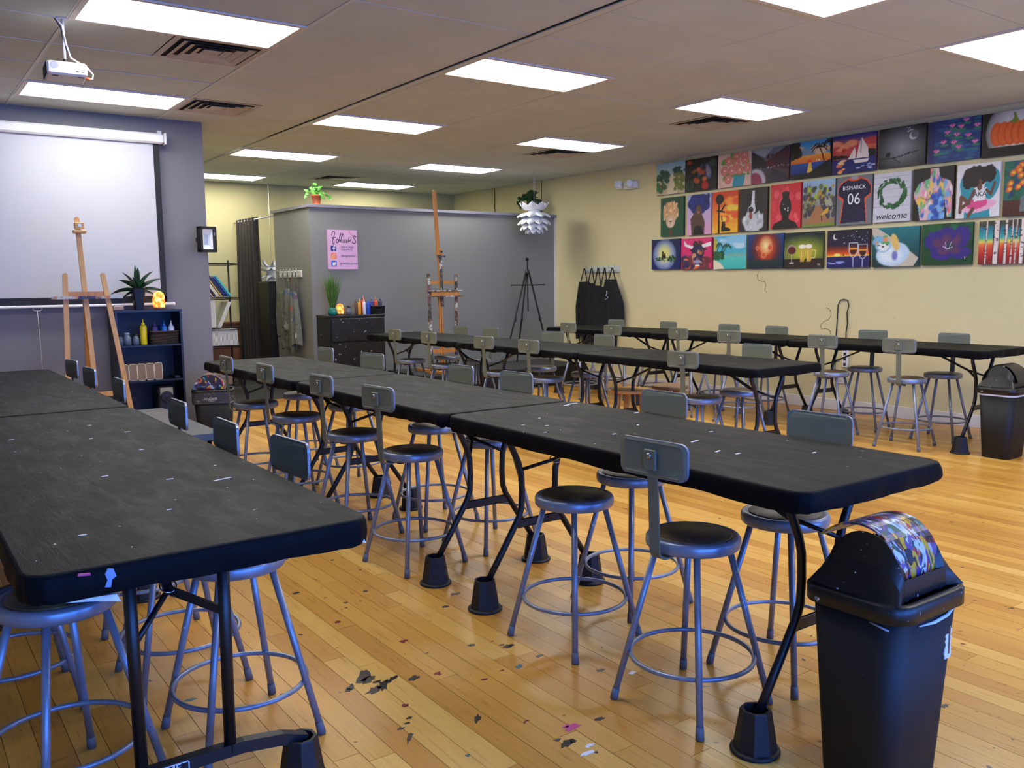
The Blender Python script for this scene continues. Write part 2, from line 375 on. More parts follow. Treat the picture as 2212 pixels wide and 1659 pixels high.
# walls
st(B(XR, XR+.12, FY-.1, YB+.1, 0, H).build('wall_right', M['wall_beige']))
st(B(XS-.2, XR, YB, YB+.12, 0, H).build('wall_back', M['wall_far']))
st(B(XL, XS, YS, YS+.12, 0, H).build('wall_screen', M['wall_grey']))
st(B(XS-.12, XS, YS+.12, YB, 0, H).build('wall_corridor', M['wall_far']))
st(B(XL-.12, XL, FY-.1, YS+.1, 0, H).build('wall_left', M['wall_beige']))
# partition: front leaf, side leaf, cap
pt = st(MB().box(4.5, XR, YP, YP+.12, 0, 2.40).box(4.5, 4.62, YP+.12, 11.84, 0, 2.40).build('wall_partition', M['wall_part']))
cp = MB().box(4.47, XR, YP-.035, YP+.155, 2.40, 2.437).box(4.465, 4.655, YP+.155, 11.87, 2.40, 2.437).build('cap', M['cap'], pt)
st(B(XR-.03, XR, YP-.02, YP, 0, 2.40).build('trim_1', M['baseb']))
# storefront wall behind the camera with three windows
f_ = MB()
xs = [(-0.4-1.15, -0.4+1.15), (2.4-1.15, 2.4+1.15), (5.2-1.15, 5.2+1.15)]
f_.box(XL, XR, FY-.1, FY, 0, .5).box(XL, XR, FY-.1, FY, 2.4, H)
e = XL
for a, b_ in xs: f_.box(e, a, FY-.1, FY, .5, 2.4); e = b_
f_.box(e, XR, FY-.1, FY, .5, 2.4)
st(f_.build('wall_front', M['wall_beige']))
for i, (a, b_) in enumerate(xs):
    wn = MB().box(a, b_, FY-.08, FY-.02, .5, .55).box(a, b_, FY-.08, FY-.02, 2.35, 2.4).box(a, a+.05, FY-.08, FY-.02, .5, 2.4).box(b_-.05, b_, FY-.08, FY-.02, .5, 2.4)
    st(wn.build('window_%d' % (i+1), M['black']))
# baseboards
st(MB().box(XR-.015, XR, FY, YP, 0, .125, b=.004).build('baseboard_right', M['baseb']))
wb = st(B(XS, XR, YB-.02, YB, 0, .85).build('trim_2', M['wains']))
for i in range(22):
    x0 = XS+.02+i*.264
    if x0 < 5.4: B(x0, x0+.255, YB-.03, YB-.02, .02, .80).build('wainscot_board', M['wains'], wb)
st(B(XS, XR, YB-.035, YB, .85, .88).build('trim_3', M['wains']))
# ceiling
ceil = st(B(XL-.1, XR+.1, FY-.1, YB+.1, H+.03, H+.1).build('ceiling', M['ceil']))
xl = [-3.2, -2.64, -1.42, -.2, 1.02, 2.24, 3.46]; xr_ = [3.55-.06, 4.71, 5.93, 7.15, 8.37, 8.45]
xr_[0] = 3.50
ylines = [5.19+.6095*k for k in range(-13, 14)]
ylines = [FY]+[y for y in ylines if y > FY+.1 and y < YB-.1]+[YB]
lights = []
for ci, x0 in enumerate((1.02, 3.50, 5.93)):
    for k in (-8, -4, 0, 4, 8, 12):
        if ci == 0 and (k > 4 or k == -8): continue
        lights.append((x0, 5.19+.6095*k))
vents = [(1.63, 5.80), (2.24, 7.63), (6.54, 5.80), (6.54, 8.24), (5.32, 11.90)]
def occupied(x0, x1, y0):
    for lx, ly in lights:
        if abs(lx-x0) < .1 and abs(ly-y0) < .1: return True
    return False
tg = MB()
for (xa, lst) in ((0, xl), (1, xr_)):
    for i in range(len(lst)-1):
        x0, x1 = lst[i], lst[i+1]
        for j in range(len(ylines)-1):
            y0, y1 = ylines[j], ylines[j+1]
            if y0 > YS and x1 <= 2.3: continue
            if occupied(x0, x1, y0): continue
            vv = [v for v in vents if x0-.05 <= v[0] < x1-.1 and abs(v[1]-y0) < .1]
            xa0, xa1 = x0, x1
            if vv:
                if vv[0][0] > x0+.1: xa1 = vv[0][0]
                else: xa0 = vv[0][0]+.61
            g = .0025
            B(xa0+g, xa1-g, y0+g, y1-g, H-.004+r_.random()*.002, H+.03).build('ceiling_tile', M['ceil'], ceil)
for x in xl[1:6]: tg.box(x-.012, x+.012, FY, YS, H-.008, H-.0045)
for y in ylines[1:-1]:
    if y < YS: tg.box(XL, 2.24, y-.006, y+.006, H-.007, H-.0045)
tg.build('grid_bar', M['tbar'], ceil)
bm_ = st(MB().box(3.467, 3.530, FY, 9.17, H-.0165, H+.03).build('trim_4', M['beam']))
st(B(3.459, 3.467, FY, 9.17, H-.010, H+.03).build('trim_5', M['black']))
st(B(3.530, 3.533, FY, 9.17, H-.0165, H+.03).build('trim_6', M['black']))
# ------------------------------------------------------------------ ceiling lights
LT = thing('ceiling_light', '', 'light', (lights[0][0], lights[0][1], H), 0, 'recessed ceiling light panels')
fr = MB(); W_, D_ = 1.215, .605
for a in ((0, W_, 0, .036), (0, W_, D_-.036, D_), (0, .036, .036, D_-.036), (W_-.036, W_, .036, D_-.036)): fr.box(a[0], a[1], a[2], a[3], -.012, .02)
fr.build('frame', M['lframe'], LT)
MB().box(.036, W_-.036, .036, D_-.036, -.004, .012).build('diffuser', M['panel'], LT)
llab = []
seen = {0: ['above the camera, outside the photo', 'with the projector mount at its corner, largest in the photo', 'before the grey screen wall'],
        1: ['behind the camera beside the metal channel', 'beside the metal channel, cut by the top edge of the photo', 'touching the metal ceiling channel, largest of the middle row', 'beside the far end of the metal ceiling channel', 'just past the far end of the metal channel', 'partly hidden by the corner of the screen wall'],
        2: ['behind the camera on the painting wall side', 'cut by the right edge of the photo', 'with a vent behind it, nearest the wall of paintings', 'with a small vent behind it, middle of the right row', 'before the pendant lamp', 'above the grey partition beside the terracotta pot']}
cnt = {0: 0, 1: 0, 2: 0}
for i, (lx, ly) in enumerate(lights):
    ci = 0 if lx < 2 else 1 if lx < 5 else 2
    lab = 'bright ceiling light panel '+seen[ci][cnt[ci]]; cnt[ci] += 1
    if i == 0: LT['label'] = lab
    else: dup(LT, (lx, ly, H), 0, lab)
# vents
V0 = thing('ceiling_vent', 'square louvred vent touching the largest ceiling light', 'vent', (vents[0][0], vents[0][1], H), 0, 'square ceiling vents')
B(.02, .59, .02, .59, .004, .03).build('duct', M['dark'], V0)
def sqring(mb, a, za, b, zb, th=.004):
    def r4(q, z): return [(.305-q, .305-q, z), (.305+q, .305-q, z), (.305+q, .305+q, z), (.305-q, .305+q, z)]
    mb.loft([r4(a, za), r4(b, zb), r4(b-.004, zb+.002), r4(a-.004, za+.002)], cap=(False, False), closed=True)
mb = MB(); sqring(mb, .303, -.006, .262, -.006); mb.build('frame', M['vent'], V0)
for q in (.235, .175, .115):
    mb = MB(); sqring(mb, q, -.014, q-.036, -.003); mb.build('louvre', M['vent'], V0)
MB().box(.305-.06, .305+.06, .305-.06, .305+.06, -.008, -.004).build('centre_plate', M['vent'], V0)
for (vx, vy), lab in zip(vents[1:], ('square louvred vent beside the light in front of the screen wall', 'square louvred vent behind the light nearest the painting wall', 'square louvred vent behind the middle light of the right row', 'square louvred vent above the potted plant on the partition')):
    dup(V0, (vx, vy, H), 0, lab)
# ------------------------------------------------------------------ tables
TZ = .85
def cover_mesh(w, l, seed, sheen=1, skirt=.062, corner=.055):
    kk = 2.0 if seed in (14, 15, 17, 18, 20, 21) else 1.0
    rn = np.random.RandomState(seed); n = 8
    base = rr_pts(w, l, corner, n); P = []
    # densify straight edges
    for i in range(len(base)):
        a = base[i]; b = base[(i+1) % len(base)]; d = math.hypot(a[0]-b[0], a[1]-b[1]); k = max(1, int(d/.035))
        for j in range(k): P.append((a[0]+(b[0]-a[0])*j/k, a[1]+(b[1]-a[1])*j/k))
    n = len(P); ph = rn.uniform(0, 6.28, 8); fq = rn.randint(6, 60, 8)
    per = np.arange(n)/n*2*PI
    wv = sum(np.sin(per*fq[i]+ph[i]) for i in range(8))/4
    wv2 = rn.uniform(-1, 1, n)
    rings = []
    def ring(sx, z, dis=0, zj=0):
        out = []
        for i, (x, y) in enumerate(P):
            nx, ny = x/(w/2), y/(l/2); q = math.hypot(nx, ny) or 1
            o = dis*(wv[i]*.6+wv2[i]*.5)
            ex = x-math.copysign(min(abs(x), sx), x); ey = y-math.copysign(min(abs(y), sx), y)
            rx = x+o*(1 if x > 0 else -1)*(abs(nx) > .9)-(sx*(x > 0)-sx*(x < 0)); ry = y+o*(1 if y > 0 else -1)*(abs(ny) > .96)-(sx*(y > 0)-sx*(y < 0))
            out.append((rx, ry, z+zj*wv2[i]))
        return out
    wv2 = np.convolve(np.tile(wv2, 3), np.ones(5)/5*1.8, 'same')[n:2*n]; skn = np.abs(wv)
    rings = [ring(.0, TZ-skirt-.002, .006*kk, .006*kk), ring(-.003, TZ-skirt*.75, .007*kk), ring(-.003, TZ-skirt*.45, .005*kk), ring(-.001, TZ-.012, .0018*kk), ring(.002, TZ-.003), ring(.008, TZ)]
    mb = MB(); mb.loft(rings, cap=(False, True), sm=True)
    mb.loft([ring(.03, TZ-skirt+.004), ring(.0, TZ-skirt-.002, .006*kk, .006*kk)], cap=(False, False), sm=True)
    # top flap must be a flat face
    return mb
def bent_end(t, y, s, cx=0):
    """wishbone leg pair at y; s=+1 when the middle of the table lies at larger y"""
    for q in (-1, 1):
        pts = [(q*.175, y, .80), (q*.165, y, .74), (q*.115, y, .64), (q*.098, y, .585), (q*.094, y, .50), (q*.098, y, .425), (q*.115, y, .38), (q*.20, y, .25), (q*.302, y, .10)]
        MB().tube(pts, .0145, 10).build('leg', M['tleg'], t)
    MB().box(-.14, .14, y-.005, y+.005, .335, .375, b=.004).build('cross_bar', M['tleg'], t)
    jy, jz = y+s*.12, .655
    MB().tube([(0, y+s*.45, .80), (0, jy, jz)], .0, 4, flat=((1, 0, 0), .012, .006)).tube([(0, jy, jz), (-.095, y, .60)], .008, 8).tube([(0, jy, jz), (.095, y, .60)], .008, 8).build('brace', M['tleg'], t)
    mt = Matrix.Translation((0, jy, jz)) @ Matrix.Rotation(.6, 4, 'X')
    MB().torus(.022, .0022, 0, 14, 6, M=mt).build('lock_ring', M['ring'], t)
def straight_end(t, y, s):
    for q in (-1, 1):
        MB().tube([(q*.12, y, .80), (q*.115, y, .16)], .0165, 12).build('leg', M['tleg'], t)
    pts = [(-.33, y, .125), (-.26, y, .150), (-.15, y, .165), (.15, y, .165), (.26, y, .150), (.33, y, .125)]
    MB().tube(pts, .0, 4, flat=((0, 1, 0), .016, .017)).build('foot_bar', M['tleg'], t)
    jy, jz = y+s*.10, .615
    MB().tube([(0, y+s*.42, .80), (0, jy, jz)], .0, 4, flat=((1, 0, 0), .012, .007)).tube([(0, jy, jz), (-.115, y, .52)], .008, 8).tube([(0, jy, jz), (.115, y, .56)], .0, 4, flat=((0, 0, 1), .011, .005)).build('brace', M['tleg'], t)
    MB().torus(.022, .0025, 0, 14, 6, M=Matrix.Translation((0, jy, jz+.01)) @ Matrix.Rotation(.6, 4, 'X')).build('lock_ring', M['ring'], t)
# bed riser
RI = thing('bed_riser', '', 'riser', (0, 0, 0), 0, 'black risers under the table legs')
def oct_(r, z, c=.35):
    out = []
    for k in range(8):
        a = PI/8+k*PI/4; out.append((r*math.cos(a), r*math.sin(a), z))
    return out
rb = MB()
rb.loft([oct_(.068, .012), oct_(.0665, .014), oct_(.048, .132), oct_(.046, .136), oct_(.037, .136), oct_(.036, .098)], cap=(False, True))
rb.build('body', M['riser'], RI)
MB().lathe([(.074, 0), (.076, .003), (.076, .009), (.07, .013), (.064, .0135)], 28).build('flange', M['riser'], RI)
risers = []
SHORT = {'at bottom left of the photo, nearest in the left row': 'the bottom left table', 'in front of the projection screen': 'the table before the screen',
             'beside the large paint-smeared bin, front of the second row': 'the table beside the big bin', 'in the middle of the second row': 'the second row middle table',
             'at the far end of the second row near the small bin': 'the far second row table', 'at the front of the third row, above the wooden stools': 'the front third row table',
             'in the middle of the third row': 'the third row middle table', 'at the far end of the third row beside the dresser': 'the table beside the dresser',
             'at the front of the row along the painting wall': 'the front wall row table', 'in the middle of the row along the painting wall': 'the middle wall row table',
             'at the far end of the row along the painting wall': 'the far wall row table'}
def row(rowname, tables, cx, w):
    for (y0, y1, seed, lab, style) in tables:
        l = y1-y0; cy = (y0+y1)/2
        t = thing('folding_table', 'black folding table '+lab, 'table', (cx, cy, 0), 0, 'folding tables covered in black plastic')
        rp = rr_pts(w-.02, l-.02, .05)
        MB().loft([[(x, y, z) for x, y in rp] for z in (TZ-.05, TZ-.006)]).build('tabletop', M['ptop'], t)
        ins = .20 if l < 2.2 else .36
        for s, ye in ((1, -l/2+ins), (-1, l/2-ins)):
            (straight_end if style else bent_end)(t, ye, s)
            for q in (-1, 1):
                risers.append((cx+q*(.318 if style else .303), cy+ye, lab, s, q))
        c = cover_mesh(w, l, seed).build('table_cover', M['plastic']); c.location = (cx, cy, 0)
        tag(c, 'black plastic sheet over '+SHORT[lab], 'table cover', 'black plastic table covers')
row('A', [(1.97, 4.57, 11, 'at bottom left of the photo, nearest in the left row', 1), (4.60, 7.10, 12, 'in front of the projection screen', 1)], .585, .78)
row('M', [(1.45, 3.33, 13, 'beside the large paint-smeared bin, front of the second row', 0), (3.355, 5.08, 14, 'in the middle of the second row', 0), (5.10, 6.93, 15, 'at the far end of the second row near the small bin', 0)], 2.385, .73)
row('C', [(3.73, 5.58, 16, 'at the front of the third row, above the wooden stools', 0), (5.605, 7.46, 17, 'in the middle of the third row', 0), (7.48, 9.42, 18, 'at the far end of the third row beside the dresser', 0)], 5.005, .72)
row('D', [(3.45, 5.34, 19, 'at the front of the row along the painting wall', 0), (5.36, 7.22, 20, 'in the middle of the row along the painting wall', 0), (7.24, 9.10, 21, 'at the far end of the row along the painting wall', 0)], 7.43, .72)
for i, (x, y, lab, s, q) in enumerate(risers):
    pos = ('near' if s > 0 else 'far')+(' left' if q < 0 else ' right')
    L_ = 'black bed riser under the %s leg of the table %s' % (pos, lab)
    L_ = ' '.join(L_.split()[:16])
    short = SHORT[lab]
    L_ = 'black riser under the %s leg of %s' % (pos, short)
    if i == 0: RI.location = (x, y, 0); RI['label'] = L_
    else: dup(RI, (x, y, 0), r_.uniform(-.3, .3), L_)
# lettering on the foot bar of the near-left table
def text(body, size, mat, parent, M4, name='lettering', ext=.0006, shear=0, align='CENTER', sx=1):
    c = bpy.data.curves.new(name, 'FONT'); c.body = body; c.size = size; c.extrude = ext; c.align_x = align; c.align_y = 'CENTER'; c.shear = shear; c.resolution_u = 3
    c.materials.append(mat); o = bpy.data.objects.new(name, c); COL.objects.link(o)
    if parent: o.parent = parent
    o.matrix_local = M4 @ Matrix.Scale(sx, 4, (1, 0, 0))
    return o
tA = [o for o in bpy.data.objects if o.name == 'folding_table'][0]
FACE_Y = Matrix(((1, 0, 0, 0), (0, 0, -1, 0), (0, 1, 0, 0), (0, 0, 0, 1)))      # readable from -y
yb = -1.30+.36-.0185
pl = MB()
for a in ((-.15, .0, .176, .1785), (-.15, .0, .1545, .157), (-.15, -.147, .1545, .1785), (-.003, .0, .1545, .1785)): pl.box(a[0], a[1], yb, yb+.002, a[2], a[3])
pl.build('logo_plate', M['p_white'], tA)
text('LIFETIME', .022, M['p_white'], tA, Matrix.Translation((-.075, yb, .1675)) @ FACE_Y, sx=1.25)
cvs = [o for o in bpy.data.objects if o.name.startswith('table_cover')]
cA = cvs[0]
MB().prism([(-.24, -.044), (-.228, -.046), (-.225, -.03), (-.216, -.024), (-.221, -.008), (-.232, -.006), (-.238, -.016), (-.234, -.03)], 'y', -1.3105, -1.3045).build('paint_drip', M['b_sky'], cA).location = (0, 0, TZ)
MB().prism([(-.29, -.010), (-.265, -.013), (-.266, -.008), (-.288, -.006)], 'y', -1.3105, -1.3045).build('paint_drip', M['spotpink'], cA).location = (0, 0, TZ)
for (px_, py_, L_, a_) in ((.23, -.62, .06, .3), (.10, -.52, .02, 0), (-.23, -1.02, .018, 0), (.0, -.9, .012, 0), (-.05, -.35, .02, .2), (.15, .05, .015, 0), (.05, .42, .014, 0), (.2, .5, .02, 0), (-.2, .6, .02, 0), (.11, .78, .016, .4)):
    MB().box(-L_/2, L_/2, -.003, .003, 0, .0009, M=rotz(a_, (px_, py_, TZ))).build('paint_fleck', M['paper'], cA)
cM = cvs[2]
for (px_, py_, L_, a_) in ((-.08, -.38, .03, .3), (-.06, -.45, .022, .1), (.0, -.2, .045, .2), (-.12, .1, .02, 0), (-.2, .42, .015, 0), (-.26, .5, .012, 0), (-.1, .6, .012, .5), (.3, .86, .06, 0), (.25, .84, .05, .3), (.2, -.1, .02, 0), (.1, .2, .02, .6), (.33, .45, .03, .2), (-.3, .3, .014, 0), (.15, -.6, .02, .2)):
    MB().box(-L_/2, L_/2, -.004, .004, 0, .0009, M=rotz(a_, (px_, py_, TZ))).build('paint_fleck', M['paper'], cM)
# loose plastic strip hanging under near-left table cover
for i, (x, y, z, w_) in enumerate(((.32, 1.975, .785, .10), (.93, 1.99, .80, .05))):
    v = [(x-w_/2, y-.003, z), (x, y-.004, z+.001), (x+w_/2, y-.003, z-.002), (x+w_/2+.006, y-.008, z-.018), (x+.3*w_, y-.01, z-.011), (x, y-.008, z-.006)]
    mb = MB(); mb.loft([v, [(a, b+.0012, c) for a, b, c in v]])
    tag(mb.build('tape_scrap', M['paper']), ('long' if i == 0 else 'short')+' white scrap of tape hanging under the bottom left table edge', 'tape')
# ------------------------------------------------------------------ stools
def make_stool(back=True):
    t = thing('metal_stool', '', 'stool')
    MB().lathe([(.135, .548), (.150, .550), (.156, .556), (.158, .566), (.157, .582), (.152, .590), (.144, .593), (.136, .5915), (.132, .588)], 40, cap=(True, True)).build('seat', M['stool'], t)
    MB().lathe([(.130, .588), (.1305, .5915), (.126, .594), (.0, .595)], 36, cap=(False, False)).build('seat_pad', M['seatpad'], t)
    for k in range(4):
        a = PI/4+k*PI/2; ca, sa = math.cos(a), math.sin(a)
        p0 = (.118*ca, .118*sa, .552); p1 = (.262*ca, .262*sa, .010)
        l = MB().tube([p0, p1], .0115, 10).build('leg', M['stool'], t)
        q = Vector(p1)+(Vector(p0)-Vector(p1)).normalized()*.032
        MB().tube([tuple(q), tuple(Vector(p1)+Vector((0, 0, -.008)))], [.0132, .0145], 10).build('foot_tip', M['cap_grey'], l)
    MB().torus(.207, .0082, .172, 40, 8).build('foot_ring', M['stool'], t)
    MB().lathe([(.006, .552), (.006, .538), (.020, .537), (.022, .533), (.019, .529), (.004, .527)], 14, c=(.075, 0)).build('knob', M['blackp'], t)
    if back:
        arc = [(.04, 0, .543), (.15, 0, .541)]
        for k in range(7):
            a = -PI/2+k*(PI/2+.10)/6; arc.append((.158+.034*math.cos(a)*1.0, 0, .575+.034*math.sin(a)))
        arc += [(.195, 0, .66), (.200, 0, .76), (.206, 0, .82), (.210, 0, .885)]
        MB().tube(arc, 0, 4, flat=((0, 1, 0), .0205, .0028)).build('back_post', M['stoolback'], t)
        # curved panel
        rp = rr_pts(.275, .118, .026, 5); rings = []
        n = len(rp)
        def cur(y): return .216-.010*(y/.1375)**2*1.6
        mb = MB(); nu = 10
        bb = MB().box(.2135, .223, -.026, .026, .838, .905, b=.003).build('bracket', M['stoolback'], t)
        front = [(cur(y)-.004, y, .875+z) for y, z in rp]; back_ = [(cur(y)+.004, y, .875+z) for y, z in rp]
        fi = [(cur(y*.9)-.006, y*.93, .875+z*.86) for y, z in rp]; bi = [(cur(y*.9)+.006, y*.93, .875+z*.86) for y, z in rp]
        mb.loft([fi, front, back_, bi], sm=False)
        mb.build('backrest', M['stoolback'], t)
        mb = MB(); mb.loft([[(cur(y)-.0045, y*1.008, .875+z*1.02) for y, z in rp], [(cur(y)+.0045, y*1.008, .875+z*1.02) for y, z in rp], [(cur(y)+.0045, y*.985, .875+z*.965) for y, z in rp], [(cur(y)-.0045, y*.985, .875+z*.965) for y, z in rp]], closed=True)
        mb.build('edge_rim', M['stool'], t)
        MB().lathe([(.010, 0), (.010, .004), (.004, .006)], 12, M=Matrix.Translation((.223, 0, .885)) @ Matrix.Rotation(PI/2, 4, 'Y')).build('bolt', M['ring'], bb)
    return t
S0 = make_stool(True); S1 = make_stool(False)
G = 'grey metal stools with round brown seats'
ords = ['nearest', 'second', 'third', 'fourth', 'fifth', 'farthest']
ST = [('a1', 0.860, 2.720, 4, 'grey stool under the near end of the bottom left table, seat half visible'),
('a2', 0.820, 3.260, 0, 'grey stool on the screen row right side, second backrest above the cover'),
('a3', 0.840, 3.980, 0, 'grey stool beside the low grey bench, third backrest along the left row'),
('a4', 0.840, 5.140, 0, 'grey stool with backrest in front of the wooden easel right leg'),
('a5', 0.840, 5.940, 4, 'grey stool with backrest in front of the wooden easel middle leg'),
('a6', 0.860, 6.660, 6, 'grey stool with backrest beside the wooden easel left leg'),
('m1', 2.165, 1.990, 184, 'grey stool nearest the big bin, backrest toward the camera'),
('m3', 2.170, 3.910, 187, 'grey stool between risers, left side of second row, second backrest from front'),
('m4', 2.180, 4.600, 183, 'grey stool on the left side of second row, third backrest from front'),
('m5', 2.180, 5.470, 181, 'grey stool on the left side of second row, second backrest from far end'),
('m6', 2.190, 6.260, 180, 'grey stool at far left end of second row beside the small bin'),
('f1', 2.640, 1.980, 2, 'grey stool behind the front table leg, far side beside the big bin'),
('f2', 2.670, 2.820, 1, 'grey stool across the front second row table, second backrest on far side'),
('f3', 2.680, 3.960, 5, 'grey stool on far side of second row, third backrest from the big bin'),
('f4', 2.670, 4.540, 1, 'grey stool on far side of second row, fourth backrest from the big bin'),
('f5', 2.690, 5.730, 10, 'grey stool on far side of second row below the dresser right corner'),
('f6', 2.670, 6.540, 2, 'grey stool at far end of second row below the dresser middle'),
('c1', 4.820, 8.660, 180, 'grey stool at far left end of third row beside the dresser'),
('c2', 4.800, 7.900, 184, 'grey stool in third row in front of the tall wooden easel'),
('c3', 4.800, 6.900, 188, 'grey stool in third row, third backrest from the dresser'),
('c4', 4.800, 6.180, 184, 'grey stool in third row, fourth backrest from the dresser'),
('c5', 4.820, 4.380, 185, 'grey stool beside the wooden stools, front of third row'),
('k1', 5.360, 8.760, 6, 'grey stool across the third row, just right of the tall easel leg'),
('k2', 5.360, 8.140, 6, 'grey stool across the third row between the tall easel and black tripod'),
('k3', 5.360, 6.980, 15, 'grey stool across the third row, right of the black tripod easel'),
('k4', 5.360, 6.260, 0, 'grey stool across the third row, below the black aprons'),
('k5', 5.360, 4.460, 3, 'grey stool across the front table of the third row, nearest on that side'),
('d1', 7.050, 8.380, 184, 'grey stool at the far left end of the wall row, near side'),
('d2', 7.050, 7.580, 184, 'grey stool on near side of wall row, in front of the black aprons'),
('d3', 7.050, 6.540, 180, 'grey stool on near side of wall row, third backrest from far end'),
('d4', 7.040, 5.860, 184, 'grey stool on near side of wall row, fourth backrest from far end'),
('d5', 7.050, 4.820, 190, 'grey stool on near side of wall row beside the hanging black cord'),
('d6', 7.070, 4.100, 190, 'grey stool on near side of wall row, nearest the right hand bin'),
('e1', 7.650, 8.580, 5, 'grey stool against painting wall, backrest below the black aprons'),
('e2', 7.650, 7.660, 0, 'grey stool against painting wall, second backrest from the aprons'),
('e3', 7.650, 6.680, 8, 'grey stool against painting wall, third backrest from the aprons'),
('e4', 7.650, 6.040, 4, 'grey stool against painting wall, left of the hanging cord'),
('e5', 7.640, 4.860, 14, 'grey stool against painting wall, right of the hanging cord'),
('e6', 7.650, 4.100, 6, 'grey stool against painting wall, behind the right hand bin')]
for i, (k, x, y, a, lab) in enumerate(ST):
    if i == 0: S0.location = (x, y, 0); S0.rotation_euler = (0, 0, math.radians(a)); S0['label'] = lab; S0['group'] = G
    else: dup(S0, (x, y, 0), math.radians(a), lab, G)
S1.location = (2.205, 2.66, 0); S1.rotation_euler = (0, 0, .1); tag(S1, 'backless grey stool beside the nearest stool, front of second row', 'stool', G)
dup(S1, (.345, 2.66, 0), .4, 'backless grey stool at bottom left corner of the photo', G)
dup(S0, (.29, 3.38, 0), math.radians(180), 'grey stool behind the bottom left stool, half cut by the photo edge', G)
# wooden stools
def wood_stool(x, y, h, r, lab, top, rz):
    t = thing('wooden_stool', lab, 'stool', (x, y, 0), rz)
    MB().lathe([(r-.012, h-.034), (r, h-.024), (r, h-.008), (r-.01, h)], 28).build('seat', top, t)
    for k in range(4):
        a = PI/4+k*PI/2
        MB().tube([(.10*math.cos(a), .10*math.sin(a), h-.03), (.135*math.cos(a), .135*math.sin(a), 0)], [.024, .019], 10).build('leg', M['stoolwood'], t)
    for k in range(2):
        MB().tube([(.12*math.cos(PI/4+k*PI/2), .12*math.sin(PI/4+k*PI/2), .2+.04*k), (-.12*math.cos(PI/4+k*PI/2), -.12*math.sin(PI/4+k*PI/2), .2+.04*k)], .010, 8).build('stretcher', M['stoolwood'], t)
wood_stool(5.18, 5.50, .52, .165, 'light pine stool with orange wooden seat under the third row', M['stoolwood'], .3)
wood_stool(5.60, 5.44, .525, .16, 'round wooden stool with worn brown seat behind the pine stool', M['stoolwoodtop'], .9)
# ------------------------------------------------------------------ waste bins
def rrr(w, d, r, z, cx=0, cy=0): return [(x, y, z) for x, y in rr_pts(w, d, r, 5, cx, cy)]
def bin_body(t, h=.55, w=.29, d=.335):
    MB().loft([rrr(w-.085, d-.06, .05, 0), rrr(w-.07, d-.045, .055, .006), rrr(w, d, .06, h), rrr(w-.01, d-.01, .055, h), rrr(w-.08, d-.055, .05, .02)], cap=(True, True), sm=True).build('body', M['binbody'], t)
def bin_lid(t, h=.55, w=.29, d=.335, flapmat=None, tilt=.62):
    # skirt rim
    MB().loft([rrr(w+.015, d+.015, .06, h-.035), rrr(w+.035, d+.035, .07, h-.030), rrr(w+.035, d+.035, .07, h+.012), rrr(w+.01, d+.01, .06, h+.022), rrr(w-.01, d-.01, .05, h+.02), rrr(w-.01, d-.01, .05, h-.035)], closed=True, cap=(False, False), sm=True).build('lid_rim', M['lid'], t)
    # hood: two end cheeks with an arched opening between them
    hood = MB(); R = w*.47; n = 18
    for s in (-1, 1):
        outer = []; inner = []; mid = []
        for k in range(n+1):
            a = PI*k/n; cx_, sz = math.cos(a), math.sin(a)
            outer.append((w*.49*max(-1, min(1, cx_*1.25)), s*(d*.49-(abs(cx_) > .8)*0), h+.018))
            mid.append((w*.47*cx_, s*(d*.43-.02*sz), h+.018+.085*sz))
            inner.append((R*.90*cx_, s*(d*.31), h+.02+.165*sz))
        for A, Bq in ((outer, mid), (mid, inner)):
            v = A+Bq; f = []
            for i in range(n):
                q = (i, i+1, n+1+i+1, n+1+i)
                f.append(q if s < 0 else q[::-1])
            hood.add(v, f, True)
        inn2 = [(x*.95, y-s*.03, z-.012) for x, y, z in inner]
        v = inner+inn2; hood.add(v, [(i, i+1, n+2+i, n+1+i) for i in range(n)], True)
    # closed quarter on the left of the opening and low lip on the right
    for a0, a1 in ((PI*.80, PI), (0, PI*.10)):
        arc = [(R*.90*math.cos(a0+(a1-a0)*k/6), h+.02+.172*math.sin(a0+(a1-a0)*k/6)) for k in range(7)]
        v = [(x, -d*.31, z) for x, z in arc]+[(x, d*.31, z) for x, z in arc]
        hood.add(v, [(i, i+1, 7+i+1, 7+i) for i in range(6)], True)
    hood.build('lid_hood', M['lid'], t)
    # swinging flap: barrel sheet rotated about the v axis
    v = []; nu = 22; Rf = R*1.04; ct, sn = math.cos(tilt), math.sin(tilt)
    for k in range(nu+1):
        a = PI*.06+PI*.88*k/nu; px_, pz_ = Rf*math.cos(a), -.085+.172*math.sin(a)
        for yy in (-d*.305, d*.305):
            v.append((px_*ct-pz_*sn, yy, h+.11+px_*sn+pz_*ct))
    f = [(2*i, 2*i+1, 2*i+3, 2*i+2) for i in range(nu)]
    vv = v+[(x*.97, y, (z-h)*.97+h) for x, y, z in v]; off = len(v)
    ff = f+[tuple(off+i for i in q[::-1]) for q in f]
    for i in range(nu):
        ff.append((2*i, 2*i+2, off+2*i+2, off+2*i)); ff.append((2*i+1, off+2*i+1, off+2*i+3, 2*i+3))
    ff += [(0, off, off+1, 1), (2*nu, 2*nu+1, off+2*nu+1, off+2*nu)]
    mb = MB(); mb.add(vv, ff, False); mb.build('lid_flap', flapmat, t)
b1 = thing('waste_bin', 'tall black swing-lid bin with thickly paint-smeared flap, front right', 'bin', (2.29, 1.37, 0), math.radians(-90))
bin_body(b1); bin_lid(b1, flapmat=M['flap'], tilt=-.62)
lb = MB(); rl = random.Random(5); pts = []
for k in range(14): pts.append((.145+rl.uniform(-.004, .004)+.0, .36+.009*k))
poly = [(-.012+rl.uniform(-.004, .004), .36+.0075*k) for k in range(14)]+[(.016+rl.uniform(-.005, .005), .36+.0075*k) for k in range(13, -1, -1)]
